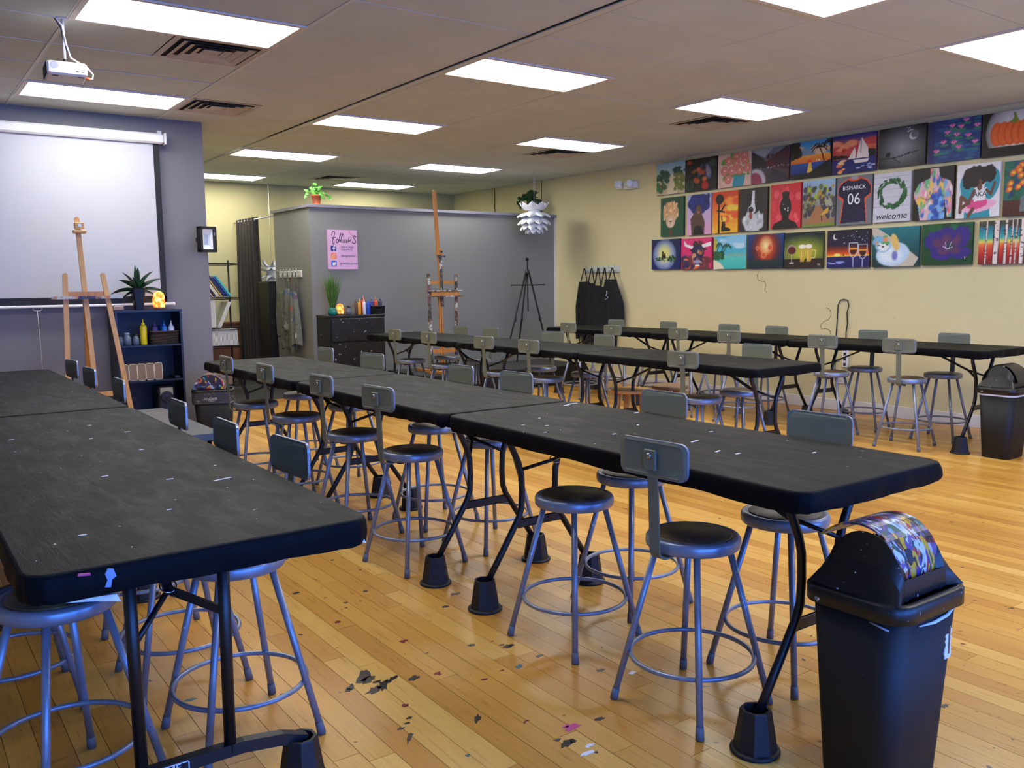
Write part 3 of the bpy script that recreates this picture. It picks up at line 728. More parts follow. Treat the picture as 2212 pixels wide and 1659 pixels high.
MB().prism([(x+.10, z) for x, z in poly], 'x', .1335, .1375).build('torn_label', M['paper'], b1)
MB().prism([(.102, .375), (.109, .372), (.111, .45), (.103, .455)], 'x', .137, .1385).build('label_residue', M['p_brown'], b1)
MB().tube([(.06, -.168, .508), (.09, -.168, .503), (.115, -.165, .498)], .003, 6).build('bag_edge', M['tape'], b1)
MB().tube([(.146, -.07, .498), (.149, .0, .494), (.148, .07, .499), (.142, .12, .512)], [.002, .005, .005, .003], 6).build('bag_edge', M['paper'], b1)
b2 = thing('waste_bin', 'black swing-lid bin at the front of the painting wall row, right edge', 'bin', (7.26, 3.38, 0), math.radians(-90))
bin_body(b2); bin_lid(b2, flapmat=M['flapd'], tilt=0)
MB().loft([rrr(.291, .336, .06, .50), rrr(.294, .339, .06, .513)], cap=(False, False)).build('bag_edge', M['p_white'], b2)
b3 = thing('waste_bin', 'small bin with clear bag rim and colourful paint-smeared flap by the bookcase', 'bin', (2.50, 8.28, 0), math.radians(-20))
bin_body(b3, .47, .36, .27)
MB().loft([rrr(.375, .285, .06, .455), rrr(.385, .295, .065, .46), rrr(.385, .295, .065, .478), rrr(.34, .25, .05, .478)], cap=(False, False), sm=True).build('rim', M['lid'], b3)
bag = MB(); pr_ = rr_pts(.378, .288, .06, 6); rj = random.Random(9)
bag.loft([[(x*(1+rj.uniform(0, .012)), y*(1+rj.uniform(0, .012)), z+rj.uniform(-.004, .004)) for x, y in pr_] for z in (.352, .365, .40, .43, .456)], cap=(False, False), sm=True)
M['bag'] = splat('clouded_bin_bag', (58, 60, 66), .22, .62, 16, .68, 50, cols=[(120, 124, 132), (96, 100, 108)], scale=(1, 1, 2.5))
bag.build('bin_bag', M['bag'], b3)
v = []; nu = 16
for k in range(nu+1):
    a = PI*.05+PI*.9*k/nu
    for yy in (-.12, .12): v.append((.145*math.cos(a), yy*.9, .46+.16*math.sin(a)))
f = [(2*i, 2*i+1, 2*i+3, 2*i+2) for i in range(nu)]
f += [tuple(2*i for i in range(nu+1)), tuple(2*i+1 for i in range(nu, -1, -1))]
MB().add(v, f, False, M=Matrix.Translation((-.03, 0, 0))).build('lid_flap', M['flap'], b3)
text('move', .05, M['silver'], b3, Matrix.Translation((-.02, -.150, .405)) @ FACE_Y, ext=.0003, name='lettering')
# ------------------------------------------------------------------ projection screen
t = thing('projection_screen', 'pull-down white projection screen on the grey wall', 'screen', (1.0, 8.60, 0))
def BX(name, mat, x0, x1, y0, y1, z0, z1, b=0, p=t, o=(1.0, 8.60, 0)):
    return B(x0-o[0], x1-o[0], y0-o[1], y1-o[1], z0-o[2], z1-o[2], b).build(name, mat, p)
BX('case', M['white'], -.7, 2.262, 8.585, 8.68, 2.73, 2.822, .016)
BX('end_cap', M['white'], 2.262, 2.278, 8.58, 8.69, 2.725, 2.830, .004)
BX('bracket', M['white'], 2.225, 2.262, 8.68, 8.72, 2.80, 2.862, .003)
BX('fabric', M['screen'], -.62, 2.165, 8.628, 8.632, 1.345, 2.735)
BX('border', M['black'], 2.165, 2.218, 8.627, 8.633, 1.29, 2.735)
BX('border', M['black'], -.68, -.62, 8.627, 8.633, 1.29, 2.735)
BX('border', M['black'], -.68, 2.218, 8.627, 8.633, 1.29, 1.345)
MB().tube([(-1.7, .03, 1.268), (1.265, .03, 1.268)], .013, 12).build('bottom_rail', M['white'], t)
MB().tube([(1.262, .03, 1.268), (1.285, .03, 1.268)], .016, 12).build('rail_cap', M['white'], t)
px, pz = .13, 1.262
MB().tube([(px-.03, .03, pz-.004), (px-.036, .03, pz-.018), (px-.02, .03, pz-.028), (px, .03, pz-.03), (px+.02, .03, pz-.028), (px+.036, .03, pz-.018), (px+.03, .03, pz-.004)], .0028, 6).build('pull_handle', M['ropew'], t)
MB().tube([(px, .03, pz-.03), (px+.005, .04, .95), (px+.008, .05, .62)], .002, 6).build('pull_cord', M['ropew'], t)
# flood light on the screen wall edge
t = thing('flood_light', 'black flood light with white reflector on the grey wall edge', 'lamp', (2.595, 8.60, 1.87), math.radians(12))
fx = MB()
for a in ((-.082, -.060, -.12, .12), (.045, .082, -.12, .12), (-.082, .082, -.12, -.095), (-.082, .082, .095, .12)): fx.box(a[0], a[1], -.055, .02, a[2], a[3])
fx.box(-.08, .08, 0, .02, -.12, .12); fx.build('housing', M['black'], t)
rf = MB(); rf.loft([[(-.058, -.05, -.093), (.043, -.05, -.093), (.043, -.05, .093), (-.058, -.05, .093)], [(-.03, -.012, -.05), (.015, -.012, -.05), (.015, -.012, .05), (-.03, -.012, .05)]], cap=(False, False)).build('reflector', M['reflw'], t)
B(-.03, .015, -.012, -.008, -.05, .05).build('led_plate', M['ledpan'], t)
text('100W', .014, M['silver'], t, Matrix.Translation((.062, -.0555, .05)) @ FACE_Y @ Matrix.Rotation(PI/2, 4, 'Z'), ext=.0002)
MB().tube([(.08, 0, .03), (.105, .0, .0), (.10, .0, -.05), (.08, .0, -.075)], .0035, 6).build('cable', M['black'], t)
MB().box(-.05, .05, .02, .10, -.02, .02).build('wall_bracket', M['black'], t)
# ------------------------------------------------------------------ projector
t = thing('projector', 'small white projector hanging from the ceiling by a rod', 'projector', (.995, 5.80, 2.68), math.radians(-4))
B(-.105, .105, -.09, .13, -.04, .035, .010).build('body', M['white'], t)
B(-.109, -.104, -.082, .122, -.034, .029, .003).build('lens_grille', M['black'], t)
MB().lathe([(.02, 0), (.02, .0015)], 18, M=Matrix.Translation((-.065, -.0895, .012)) @ Matrix.Rotation(PI/2, 4, 'X')).build('speaker_mesh', M['silver'], t)
for x in (.045, .072): B(x, x+.014, -.0915, -.09, -.018, -.014).build('port', M['black'], t)
for x in (-.075, .06): B(x, x+.03, -.06, -.045, -.0425, -.0405).build('foot', M['black'], t)
MB().lathe([(.003, 0), (.003, .0012)], 8, M=Matrix.Translation((-.09, -.09, -.03)) @ Matrix.Rotation(PI/2, 4, 'X')).build('indicator', M['redled'], t)
MB().tube([(0, 0, .035), (0, 0, .055), (.0, 0, .30)], [.014, .008, .008], 10).build('rod', M['silver'], t)
MB().lathe([(.012, .045), (.014, .05), (.012, .066)], 12).build('rod_joint', M['black'], t)
B(-.035, .035, -.02, .02, .288, .298, .003).build('ceiling_plate', M['silver'], t)
MB().tube([(-.04, 0, .297), (-.005, -.01, .25), (.01, -.01, .15), (.03, -.01, .075), (.08, 0, .05), (.115, 0, .03), (.145, 0, -.005), (.14, 0, -.03), (.125, 0, -.033)], .0045, 8).build('cable', M['p_white'], t)
MB().tube([(-.045, .004, .297), (-.012, -.004, .24), (.0, -.004, .15), (.03, 0, .08), (.09, .01, .05)], .003, 6).build('cable', M['black'], t)
MB().tube([(.127, 0, -.033), (.105, 0, -.031)], .0075, 10).build('plug', M['orangep'], t)
# ------------------------------------------------------------------ easels
def stick(name, p0, p1, w_, d_, mat, t, wdir=(1, 0, 0)):
    return MB().tube([p0, p1], 0, 4, flat=(wdir, w_/2, d_/2)).build(name, mat, t)
def rounded_stick(name, p0, p1, w_, d_, mat, t):
    """flat stick lying in an x-z plane with a rounded top end"""
    p0, p1 = Vector(p0), Vector(p1); u = (p1-p0); L = u.length; u.normalize(); wv = Vector((1, 0, 0)); wv = (wv-u*wv.dot(u)).normalized(); nv = u.cross(wv)
    out = [(-w_/2, 0), (w_/2, 0)]+[(w_/2*math.cos(a), L-w_/2+w_/2*math.sin(a)) for a in [k*PI/8 for k in range(9)]]
    r0 = [tuple(p0+wv*x+u*y+nv*d_/2) for x, y in out]; r1 = [tuple(p0+wv*x+u*y-nv*d_/2) for x, y in out]
    return MB().loft([r0, r1]).build(name, mat, t)
t = thing('wooden_easel', 'light wooden tripod easel in front of the projection screen', 'easel', (1.4, 7.9, 0))
rounded_stick('leg', (-.215, -.06, 0), (-.15, 0, 1.548), .038, .02, M['easel'], t)
rounded_stick('leg', (.33, -.06, 0), (.128, 0, 1.548), .038, .02, M['easel'], t)
stick('rear_leg', (.06, .55, 0), (-.01, .03, 1.36), .035, .02, M['easel2'], t)
rounded_stick('mast', (.02, 0, .62), (-.028, .06, 2.0), .038, .02, M['easel'], t)
stick('cross_rail', (-.15, .012, 1.372), (.15, .012, 1.372), .05, .018, M['easel2'], t, (0, 0, 1))
stick('cross_rail', (-.19, -.02, .55), (.24, -.02, .55), .04, .018, M['easel'], t, (0, 0, 1))
tr = MB().box(-.27, .262, -.07, -.01, 1.338, 1.352).box(-.27, .262, -.075, -.07, 1.338, 1.362).build('tray', M['easelp'], t)
hb = MB().box(-.055, .012, -.01, .05, 1.90, 1.952, b=.003).build('canvas_clamp', M['easel'], t)
MB().box(-.068, .025, -.03, .05, 1.866, 1.892, b=.003).build('clamp_bar', M['easel'], t)
MB().tube([(-.022, -.03, 1.928), (-.022, -.008, 1.928)], [.012, .006], 10).build('wing_nut', M['ring'], hb)
# tall old easel on the platform
PZ = .27
t = thing('studio_easel', 'tall orange-brown studio easel with paint-crusted arms', 'easel', (6.0, 9.9, PZ))
rounded_stick('mast', (-.02, 0, 1.0), (-.103, .0, 2.343), .045, .03, M['easel2'], t)
stick('mast_lower', (-.02, -.025, .86), (-.048, -.025, 1.60), .036, .02, M['easel2p'], t)
stick('centre_rail', (.0, .0, .05), (-.035, 0, 1.05), .018, .03, M['easel2'], t)
stick('centre_rail', (-.035, .0, .05), (-.062, 0, 1.05), .018, .03, M['easel2'], t)
for s, x0, x1 in ((0, -.185, -.212), (1, .185, .208)):
    rounded_stick('side_post', (x0, 0, .0), (x1, 0, 1.285), .030, .035, M['easel2p'] if s == 0 else M['easel2p'], t)
stick('cross_rail', (-.20, .02, 1.17), (.20, .02, 1.17), .042, .015, M['easel2'], t, (0, 0, 1))
stick('cross_rail', (-.19, .0, .28), (.19, .0, .28), .05, .015, M['easel2'], t, (0, 0, 1))
B(-.24, .255, -.07, .02, 1.058, 1.070).build('tray', M['easel2p'], t)
B(-.20, .22, -.05, -.03, 1.0, 1.058).build('tray_board', M['easel2'], t)
B(-.22, .27, -.08, .02, .984, 1.0).build('tray', M['easel2p'], t)
B(-.30, .30, -.14, -.10, .0, .035, .004).build('base_rail', M['easel2'], t)
for x in (-.2, .17): B(x, x+.035, -.3, .4, .0, .04, .004).build('base_foot', M['easel2'], t)
kb = MB().box(-.085, -.015, -.04, .025, 1.52, 1.60, b=.004).build('clamp_block', M['easel2'], t)
MB().tube([(-.04, -.065, 1.565), (-.04, -.04, 1.565)], [.012, .008], 10).build('clamp_knob', M['black'], kb)
B(-.075, .01, -.07, .0, 1.495, 1.515).build('clamp_lip', M['easel2p'], t)
# black metal field easel
t = thing('tripod_easel', 'thin black metal tripod easel below the pendant lamp', 'easel', (7.525, 10.1, PZ))
MB().tube([(0, 0, 1.30), (0, 0, 1.50)], .008, 8).build('mast', M['black'], t)
B(-.018, .018, -.012, .012, 1.46, 1.505).build('top_clamp', M['blackp'], t)
MB().lathe([(.03, 1.27), (.035, 1.29), (.03, 1.33), (.012, 1.34)], 14).build('hub', M['blackp'], t)
for p1 in ((-.44, -.02, 0), (.40, -.02, 0), (.02, .30, 0)):
    l = MB().tube([(p1[0]*.06, p1[1]*.06, 1.31), (p1[0]*.6, p1[1]*.6, .55), p1], [.013, .012, .008], 8).build('leg', M['black'], t)
    MB().tube([(p1[0]*.5, p1[1]*.5, .66), (p1[0]*.53, p1[1]*.53, .61)], .016, 8).build('leg_clamp', M['blackp'], l)
B(-.295, .29, -.035, -.01, 1.115, 1.13).build('tray', M['lid'], t)
MB().tube([(0, 0, 1.27), (0, -.01, .75)], .009, 8).build('centre_post', M['black'], t)
# low black platform against the partition
pf = thing('stage_platform', 'low black platform against the grey partition under the easels', 'platform', (6.9, 10.08, 0))
B(-1.35, 1.25, -.52, .535, 0, PZ-.02).build('box', M['black'], pf); B(-1.36, 1.26, -.53, .538, PZ-.02, PZ).build('top', M['carpet'], pf)
# ------------------------------------------------------------------ bookcase at the screen wall
t = thing('bookcase', 'black open bookcase against the grey screen wall', 'bookcase', (1.98, 8.36, 0))
X0, X1 = 1.697-1.98, 2.268-1.98
B(X0, X0+.018, 0, .30, 0, 1.222).build('side_panel', M['navyshelf'], t); B(X1-.018, X1, 0, .30, 0, 1.222).build('side_panel', M['navyshelf'], t)
B(X0-.004, X1+.004, -.004, .30, 1.205, 1.223).build('top', M['navyshelf'], t)
for z in (.905, .585, .27, .04): B(X0+.018, X1-.018, .005, .29, z-.012, z+.004).build('shelf', M['navyshelf'], t)
B(X0+.01, X1-.01, .29, .30, .03, 1.21).build('back_panel', M['navyback'], t)
def bottle(x, y, z, h, r, mat, lab, grp=None, tip=None, name='paint_bottle', rz=0):
    t = thing(name, lab, 'bottle', (x, y, z), rz, grp)
    MB().lathe([(r*.94, 0), (r, .004), (r, h*.68), (r*.92, h*.72), (r*.5, h*.755), (r*.45, h*.78)], 18).build('body', mat, t)
    MB().lathe([(r*.5, h*.765), (r*.5, h*.82), (r*.22, h*.85), (r*.10, h)], 14).build('nozzle', tip or mat, t)
    return t
G2 = 'paint squeeze bottles'
zs = .909
bottle(1.945, 8.44, zs, .235, .030, M['p_yellow'], 'tall yellow squeeze bottle on the bookcase shelf', G2)
# basket
def basket(x, y, z, w_, d_, h_, lab, mat):
    t = thing('wicker_basket', lab, 'basket', (x, y, z)); 
    body = MB(); rows = 9
    for i in range(rows):
        zz = h_*(i+.5)/rows; k = 1+.05*i/rows; n = 44; pts = rr_pts(w_*k, d_*k, .02, 10)
        rings = []
        for j, (a, b_) in enumerate(pts):
            an = math.atan2(b_, a); off = .0025*(1 if (j+i) % 2 else -1)
            cx_, cy_ = a+off*math.cos(an), b_+off*math.sin(an)
            rings.append([(cx_+.005*math.cos(an)*math.cos(q), cy_+.005*math.sin(an)*math.cos(q), zz+h_/rows*.55*math.sin(q)) for q in (0, PI/2, PI, 1.5*PI)])
        body.loft(rings, closed=True, sm=True)
    b = body.build('weave', mat, t); b['kind'] = 'stuff'
    MB().loft([rrr(w_*.96, d_*.96, .02, .0), rrr(w_*.96, d_*.96, .02, .004)]).build('base', mat, t)
    rp = rr_pts(w_*1.06, d_*1.06, .02, 6)
    MB().tube([(a, b_, h_) for a, b_ in rp]+[(rp[0][0], rp[0][1], h_)], .006, 6).build('rim', mat, t)
    return t
basket(2.118, 8.46, zs, .235, .15, .115, 'dark woven basket of paint bottles on the bookcase', M['wicker'])
for x, y, c, tip, lb in ((2.045, 8.44, 'p_purple', None, 'purple'), (2.115, 8.49, 'p_navy', None, 'navy'), (2.125, 8.43, 'p_blue', 'p_blue', 'bright blue'), (2.19, 8.44, 'p_white', 'p_white', 'white')):
    bottle(x, y, zs+.012, .20, .027, M[c], lb+' squeeze bottle standing in the bookcase basket', G2, M[tip] if tip else None)
def jar(x, y, z, r, h, lab, mat=None, lid=False):
    t = thing('glass_jar', lab, 'jar', (x, y, z), 0, 'small glass jars')
    MB().lathe([(r*.8, 0), (r, .004), (r, h*.7), (r*.7, h*.85), (r*.7, h), (r*.62, h), (r*.62, h*.84), (r*.9, h*.68), (r*.9, .008), (0.001, .007)], 20, cap=(True, False)).build('glass', M['glass'], t)
    MB().lathe([(r*.74, h), (r*.74, h+.012), (r*.5, h+.014)], 14).build('lid', mat or M['blackp'], t)
for x, y, r, h, lb in ((1.745, 8.43, .025, .085, 'small glass jar at the left end of the bookcase shelf'), (1.80, 8.42, .033, .10, 'wide glass jar with blue tinted lid on the bookcase shelf'), (1.875, 8.43, .028, .085, 'small glass jar beside the yellow bottle'),):
    jar(x, y, zs, r, h, lb, M['b_sky'] if 'wide' in lb else None)
# brown tissue-like boxes (loaf shaped) in a row
for i in range(5):
    x = 1.755+i*.072
    t = thing('brown_cushion_pad', 'brown rounded pad, '+['at the left end', 'second from the left', 'in the middle', 'fourth from the left', 'at the right end'][i]+' of the bookcase row', 'pad', (x, 8.385, .589), 0, 'row of brown rounded pads')
    rp = rr_pts(.066, .150, .017, 4)
    MB().loft([[(a*.9, .0, .076+b_*.95) for a, b_ in rp], [(a, .008, .076+b_) for a, b_ in rp], [(a, .15, .076+b_) for a, b_ in rp], [(a*.9, .16, .076+b_*.95) for a, b_ in rp]]).build('pad', M['loaf'], t)
    pe = [(a*1.01, -.001, .076+b_*1.0) for a, b_ in rp]
    MB().tube(pe+[pe[0]], .0022, 5).build('seam', M['b_cream'], t)
# speaker
t = thing('loudspeaker', 'small black speaker with round driver on the lower bookcase shelf', 'speaker', (2.105, 8.45, .274))
B(-.075, .075, -.06, .12, 0, .25, .012).build('cabinet', M['blackp'], t)
MB().box(-.055, .055, -.064, -.058, .16, .235).build('top_plate', M['grille'], t)
MB().lathe([(.055, 0), (.055, .006), (.048, .010), (.03, .004), (.012, .010), (.001, .011)], 24, M=Matrix.Translation((0, -.062, .15)) @ Matrix.Rotation(PI/2, 4, 'X')).build('driver', M['navyshelf'], t)
B(-.02, .02, -.0625, -.0605, .03, .036).build('badge', M['b_sky'], t)
tag(B(2.19, 2.24, 8.40, 8.60, .589, .612, .004).build('black_tray', M['blackp']), 'flat black tray beside the brown pads on the bookcase', 'tray')
tag(B(1.70, 1.79, 8.42, 8.52, 1.224, 1.262, .006).build('cardboard_box', M['kraft']), 'small tan box on the bookcase top behind the easel', 'box')
# plant on bookcase
def leaf_strip(mb, p0, d, L, w_, droop, n=8, tw=0):
    d = Vector(d).normalized(); p = Vector(p0); side = d.cross(Vector((0, 0, 1))); 
    if side.length < .05: side = Vector((1, 0, 0))
    side.normalize(); side = Matrix.Rotation(tw, 3, d) @ side; rows = []
    for k in range(n+1):
        s_ = k/n; ww = w_*math.sin(PI*min(1, .12+.88*s_))**.8*(1 if s_ < 1 else 0)
        if k == n: ww = .0006
        rows.append((p.copy()-side*ww/2, p+Vector((0, 0, -ww*.18)), p.copy()+side*ww/2))
        d = (d+Vector((0, 0, -droop/n))).normalized(); p = p+d*L/n
    v = [tuple(q) for r in rows for q in r]; f = []
    for k in range(n):
        for j in range(2): f.append((3*k+j, 3*k+j+1, 3*k+3+j+1, 3*k+3+j))
    mb.add(v, f, True)
t = thing('potted_bromeliad', 'dark green spiky-leaved plant in a black pot on the bookcase', 'plant', (1.925, 8.47, 1.224))
MB().loft([rrr(.07, .07, .012, 0), rrr(.115, .115, .018, .185), rrr(.12, .12, .018, .195), rrr(.10, .10, .015, .195), rrr(.09, .09, .015, .17)], cap=(True, True)).build('pot', M['navyshelf'], t)
rl = random.Random(21)
for i, (dx, dz, L) in enumerate(((0, 1, .24), (.12, 1, .22), (-.6, .75, .24), (.65, .75, .26), (-1, .35, .25), (1, .42, .27), (-.35, .9, .22), (.4, .95, .25), (-1, -.05, .19), (.9, .1, .24), (-.2, .6, .14), (.25, .5, .13))):
    mb = MB(); leaf_strip(mb, (rl.uniform(-.015, .015), rl.uniform(-.02, .02), .175), (dx, rl.uniform(-.5, .3)*(.3+abs(dx)*.5), dz), L*.95, .050, .9 if abs(dx) > .3 else .1, 9, rl.uniform(.5, .9))
    mb.build('leaf', M['green3'], t)
# salt lamps
def salt(x, y, z, sx, h, lab):
    t = thing('salt_lamp', lab, 'lamp', (x, y, z)); mb = MB(); n = 12; rl = random.Random(int(x*100)); rings = []
    for k in range(9):
        s_ = k/8; r = sx*(.75+.5*math.sin(PI*(s_*.8+.12))-.0)*(1 if k < 8 else .35)*(1-.25*s_)
        rings.append([(r*math.cos(2*PI*i/n)*(1+rl.uniform(-.08, .08)), r*math.sin(2*PI*i/n)*(1+rl.uniform(-.08, .08)), .018+h*s_*(1-0*i)) for i in range(n)])
    mb.loft(rings, sm=True); mb.build('salt_rock', M['salt'], t)
    MB().lathe([(sx*.95, 0), (sx*.95, .012), (sx*.85, .018)], 18).build('base', M['p_brown'], t)
salt(2.098, 8.45, 1.224, .050, .148, 'glowing orange salt lamp on the bookcase beside the screen')
# ------------------------------------------------------------------ dresser at the partition
t = thing('dresser', 'black three-drawer dresser chipped with old paint', 'dresser', (4.925, 10.2, 0))
B(-.38, .38, .012, .40, 0, 1.02).build('carcass', M['blackwood'], t)
B(-.385, .385, .0, .405, 1.02, 1.045, .003).build('top', M['blackwood'], t)
for z0, z1 in ((.06, .38), (.40, .70), (.72, 1.01)):
    d_ = B(-.365, .365, -.012, .012, z0, z1-.005, .004).build('drawer', M['blackwood'], t)
zd = 1.0455
t = thing('potted_grass', 'tall green ornamental grass in a teal pot on the dresser', 'plant', (4.66, 10.36, zd))
MB().lathe([(.045, 0), (.062, .02), (.064, .045), (.050, .075), (.050, .09), (.045, .09), (.042, .07)], 24).build('pot', M['teal'], t)
gm = MB(); gt = MB(); rl = random.Random(4)
for i in range(260):
    a = rl.uniform(0, 2*PI); sp = rl.uniform(0, .36); L = rl.uniform(.30, .47)
    leaf_strip(gm if i % 4 else gt, (rl.uniform(-.03, .03), rl.uniform(-.03, .03), .075), (math.cos(a)*sp, math.sin(a)*sp, 1), L, .005, .12, 4)
g_ = gm.build('grass_blades', M['grass'], t); g_['kind'] = 'stuff'; g_ = gt.build('dark_blades', M['grasstip'], t); g_['kind'] = 'stuff'
salt(4.755, 10.36, zd, .046, .125, 'glowing orange salt lamp on the dresser beside the grass')
jar(4.875, 10.34, zd, .028, .085, 'clear glass jar on the dresser beside the salt lamp')
jar(4.90, 10.42, zd, .028, .095, 'dark lidded jar at the back of the dresser top')
for i, (x, y, h, c, lb) in enumerate(((4.965, 10.33, .20, 'p_brown', 'brown'), (5.0, 10.30, .205, 'p_amber', 'amber yellow'), (5.03, 10.335, .20, 'p_red', 'dark red'), (5.065, 10.30, .21, 'p_white', 'white'), (5.115, 10.285, .20, 'p_royal', 'royal blue'), (5.10, 10.39, .24, 'p_orange', 'orange tipped'))):
    bottle(x, y, zd, h, .020 if i < 4 else .025, M[c], lb+' squeeze bottle standing on the dresser top', G2)
basket(5.26, 10.35, zd, .18, .14, .10, 'black woven basket holding bottles at the dresser right end', M['blackp'])
for x, c, lb in ((5.20, 'p_violet', 'slate blue'), (5.255, 'p_orange', 'orange'), (5.32, 'p_slate', 'dark grey')):
    bottle(x, 10.35, zd+.008, .215, .024, M[c], lb+' squeeze bottle in the dresser basket', G2)
# ------------------------------------------------------------------ coat racks and aprons
def apron(t0, y_, z_, w_, L, dep, mat, lab, axis, seed, wall):
    """cloth hanging on a wall facing -x at x=wall; y_ centre"""
    rl = random.Random(seed); mb = MB(); nu, nv = 14, 16; v = []
    ph = rl.uniform(0, 6)
    for j in range(nv+1):
        s_ = j/nv; z0_ = .16+.03*(seed % 4); ww = w_*(.55+.5*min(1, s_*2.2)-.12*s_*(seed % 2)); zz = z_-z0_-(L-z0_)*s_+(.02*math.cos(ph*3) if j == 0 else 0)
        for i in range(nu+1):
            u = i/nu-.5
            xx = wall-.03-dep*(.4+.6*math.cos(u*PI))-.022*math.sin(u*15+ph+s_*1.5)*(.3+.7*s_)
            v.append((xx, y_-u*ww+.02*math.sin(s_*3+ph), zz-(.03*math.cos(u*6.28+ph) if j == nv else 0)))
    f = [(j*(nu+1)+i, j*(nu+1)+i+1, (j+1)*(nu+1)+i+1, (j+1)*(nu+1)+i) for j in range(nv) for i in range(nu)]
    t = thing('apron', lab, 'apron', (0, 0, 0), 0, t0)
    o2 = len(v); v2 = [(a+.004, b_, c) for a, b_, c in v]
    mb.add(v+v2, f+[tuple(o2+q for q in r[::-1]) for r in f], True); mb.build('cloth', mat, t)
    for s in (-1, 1):
        MB().tube([(wall-.05, y_+s*.006, z_+.02), (wall-.06, y_+s*w_*.18, z_-.17-.03*(seed % 4))], 0, 4, flat=((0, 1, 0), .010, .0015)).build('neck_strap', mat, t)
    for s in (-.6, .5):
        MB().tube([(wall-.05-dep*.5, y_+s*w_*.4, z_-L*.7), (wall-.05-dep*.5, y_+s*w_*.45, z_-L-rl.uniform(.05, .2))], 0, 4, flat=((0, 1, 0), .008, .001)).build('tie', mat, t)
def rack(y0, y1, z, wall, lab, mat, nh):
    t = thing('coat_rack', lab, 'coat rack', (wall-.012, (y0+y1)/2, z)); L = y1-y0
    B(-.006, .012, -L/2, L/2, -.045, .04, .004).build('board', mat, t)
    for k in range(nh):
        y = -L/2+L*(k+.5)/nh
        MB().tube([(-.006, y, .02), (-.04, y, .03), (-.05, y, .065)], .004, 6).tube([(-.006, y, -.02), (-.03, y, -.03), (-.035, y, -.008)], .004, 6).build('hook', M['ring'], t)
rack(10.90, 11.68, 1.575, 4.5, 'white hook rack on the partition side holding grey aprons', M['white'], 7)
for i, (y, w_, L, d_, lb) in enumerate(((11.58, .26, .82, .04, 'grey apron at the left end of the white rack'), (11.42, .26, .98, .06, 'long grey apron second on the white rack'), (11.26, .24, .72, .10, 'short grey apron with green splashes, middle of the white rack'), (11.10, .24, 1.0, .06, 'plain grey apron fourth on the white rack'), (10.98, .24, .92, .10, 'grey apron heavily splashed with red and blue at the rack right end'))):
    apron('grey aprons on the partition rack', y, 1.575, w_, L, d_, M['apron_g'], lb, 'x', i+3, 4.49)
rack(9.18, 9.90, 1.60, XR, 'grey hook rack on the beige wall holding black aprons', M['beam'], 6)
for i, (y, w_, L, d_, lb) in enumerate(((9.86, .40, .98, .05, 'black apron at the left end of the wall rack'), (9.70, .40, 1.05, .09, 'black apron second from left on the wall rack'), (9.56, .38, .98, .10, 'black apron in the middle of the wall rack'), (9.42, .40, 1.05, .08, 'black apron fourth from left on the wall rack'), (9.26, .42, .80, .09, 'black apron with white squiggle at the rack right end'))):
    apron('black aprons on the beige wall', y, 1.60, w_, L, d_, M['apron_b'], lb, 'x', i+12, XR-.02)
sq = MB().tube([(XR-.155, 9.29, 1.30), (XR-.158, 9.27, 1.27), (XR-.158, 9.30, 1.24), (XR-.158, 9.25, 1.21), (XR-.158, 9.32, 1.17)], .004, 5).build('paint_squiggle', M['p_white'])
sq.parent = [o for o in bpy.data.objects if o.get('label', '') == 'black apron with white squiggle at the rack right end'][0]
# ------------------------------------------------------------------ back area: curtain, rod, shelf rack, cabinet
t = thing('curtain', 'dark brown grommet curtain bunched on a rod', 'curtain', (4.5, 12.9, 0))
mb = MB(); nu = 60; v = []
for j in range(9):
    z = .05+(2.40-.05)*j/8
    for i in range(nu+1):
        u = i/nu; v.append((.05*math.sin(u*2*PI*6)*(1-.25*j/8), (-.40+.82*u)*(1-.04*math.sin(j)), z))
f = [(j*(nu+1)+i, j*(nu+1)+i+1, (j+1)*(nu+1)+i+1, (j+1)*(nu+1)+i) for j in range(8) for i in range(nu)]
o2 = len(v); v2 = [(a+.004, b_, c) for a, b_, c in v]
mb.add(v+v2, f+[tuple(o2+q for q in r[::-1]) for r in f], True).build('cloth', M['curtain'], t)
for k in range(6): MB().torus(.022, .004, 0, 14, 6, M=Matrix.Translation((0, -.36+.14*k, 2.36)) @ Matrix.Rotation(PI/2, 4, 'X')).build('grommet', M['ring'], t)
tag(MB().tube([(4.5, 11.86, 2.37), (4.5, 13.48, 2.37)], .011, 10).build('curtain_rod', M['baseb']), 'beige curtain rod from the partition end to the back wall', 'rod')
t = thing('wire_shelving', 'black wire shelving unit beyond the grey screen wall', 'shelving', (3.5, 12.05, 0))
for x in (-.45, .49):
    for y in (-.23, .23): MB().tube([(x, y, 0), (x, y, 1.78)], .013, 10).build('post', M['black'], t)
for z in (.10, .62, .865, 1.27, 1.73):
    s_ = MB()
    for y in (-.23, .23):
        for dz in (0, -.022): s_.tube([(-.45, y, z+dz), (.49, y, z+dz)], .004, 6)
    for x in (-.45, .49):
        for dz in (0, -.022): s_.tube([(x, -.23, z+dz), (x, .23, z+dz)], .004, 6)
    for k in range(24): s_.tube([(-.43+k*.04, -.23, z+.003), (-.43+k*.04, .23, z+.003)], .002, 4)
    for k in range(15):
        for y in (-.23,): s_.tube([(-.45+k*.0627, y, z), (-.45+(k+.5)*.0627, y, z-.022), (-.45+(k+1)*.0627, y, z)], .002, 4)
    s_.build('shelf', M['black'], t)
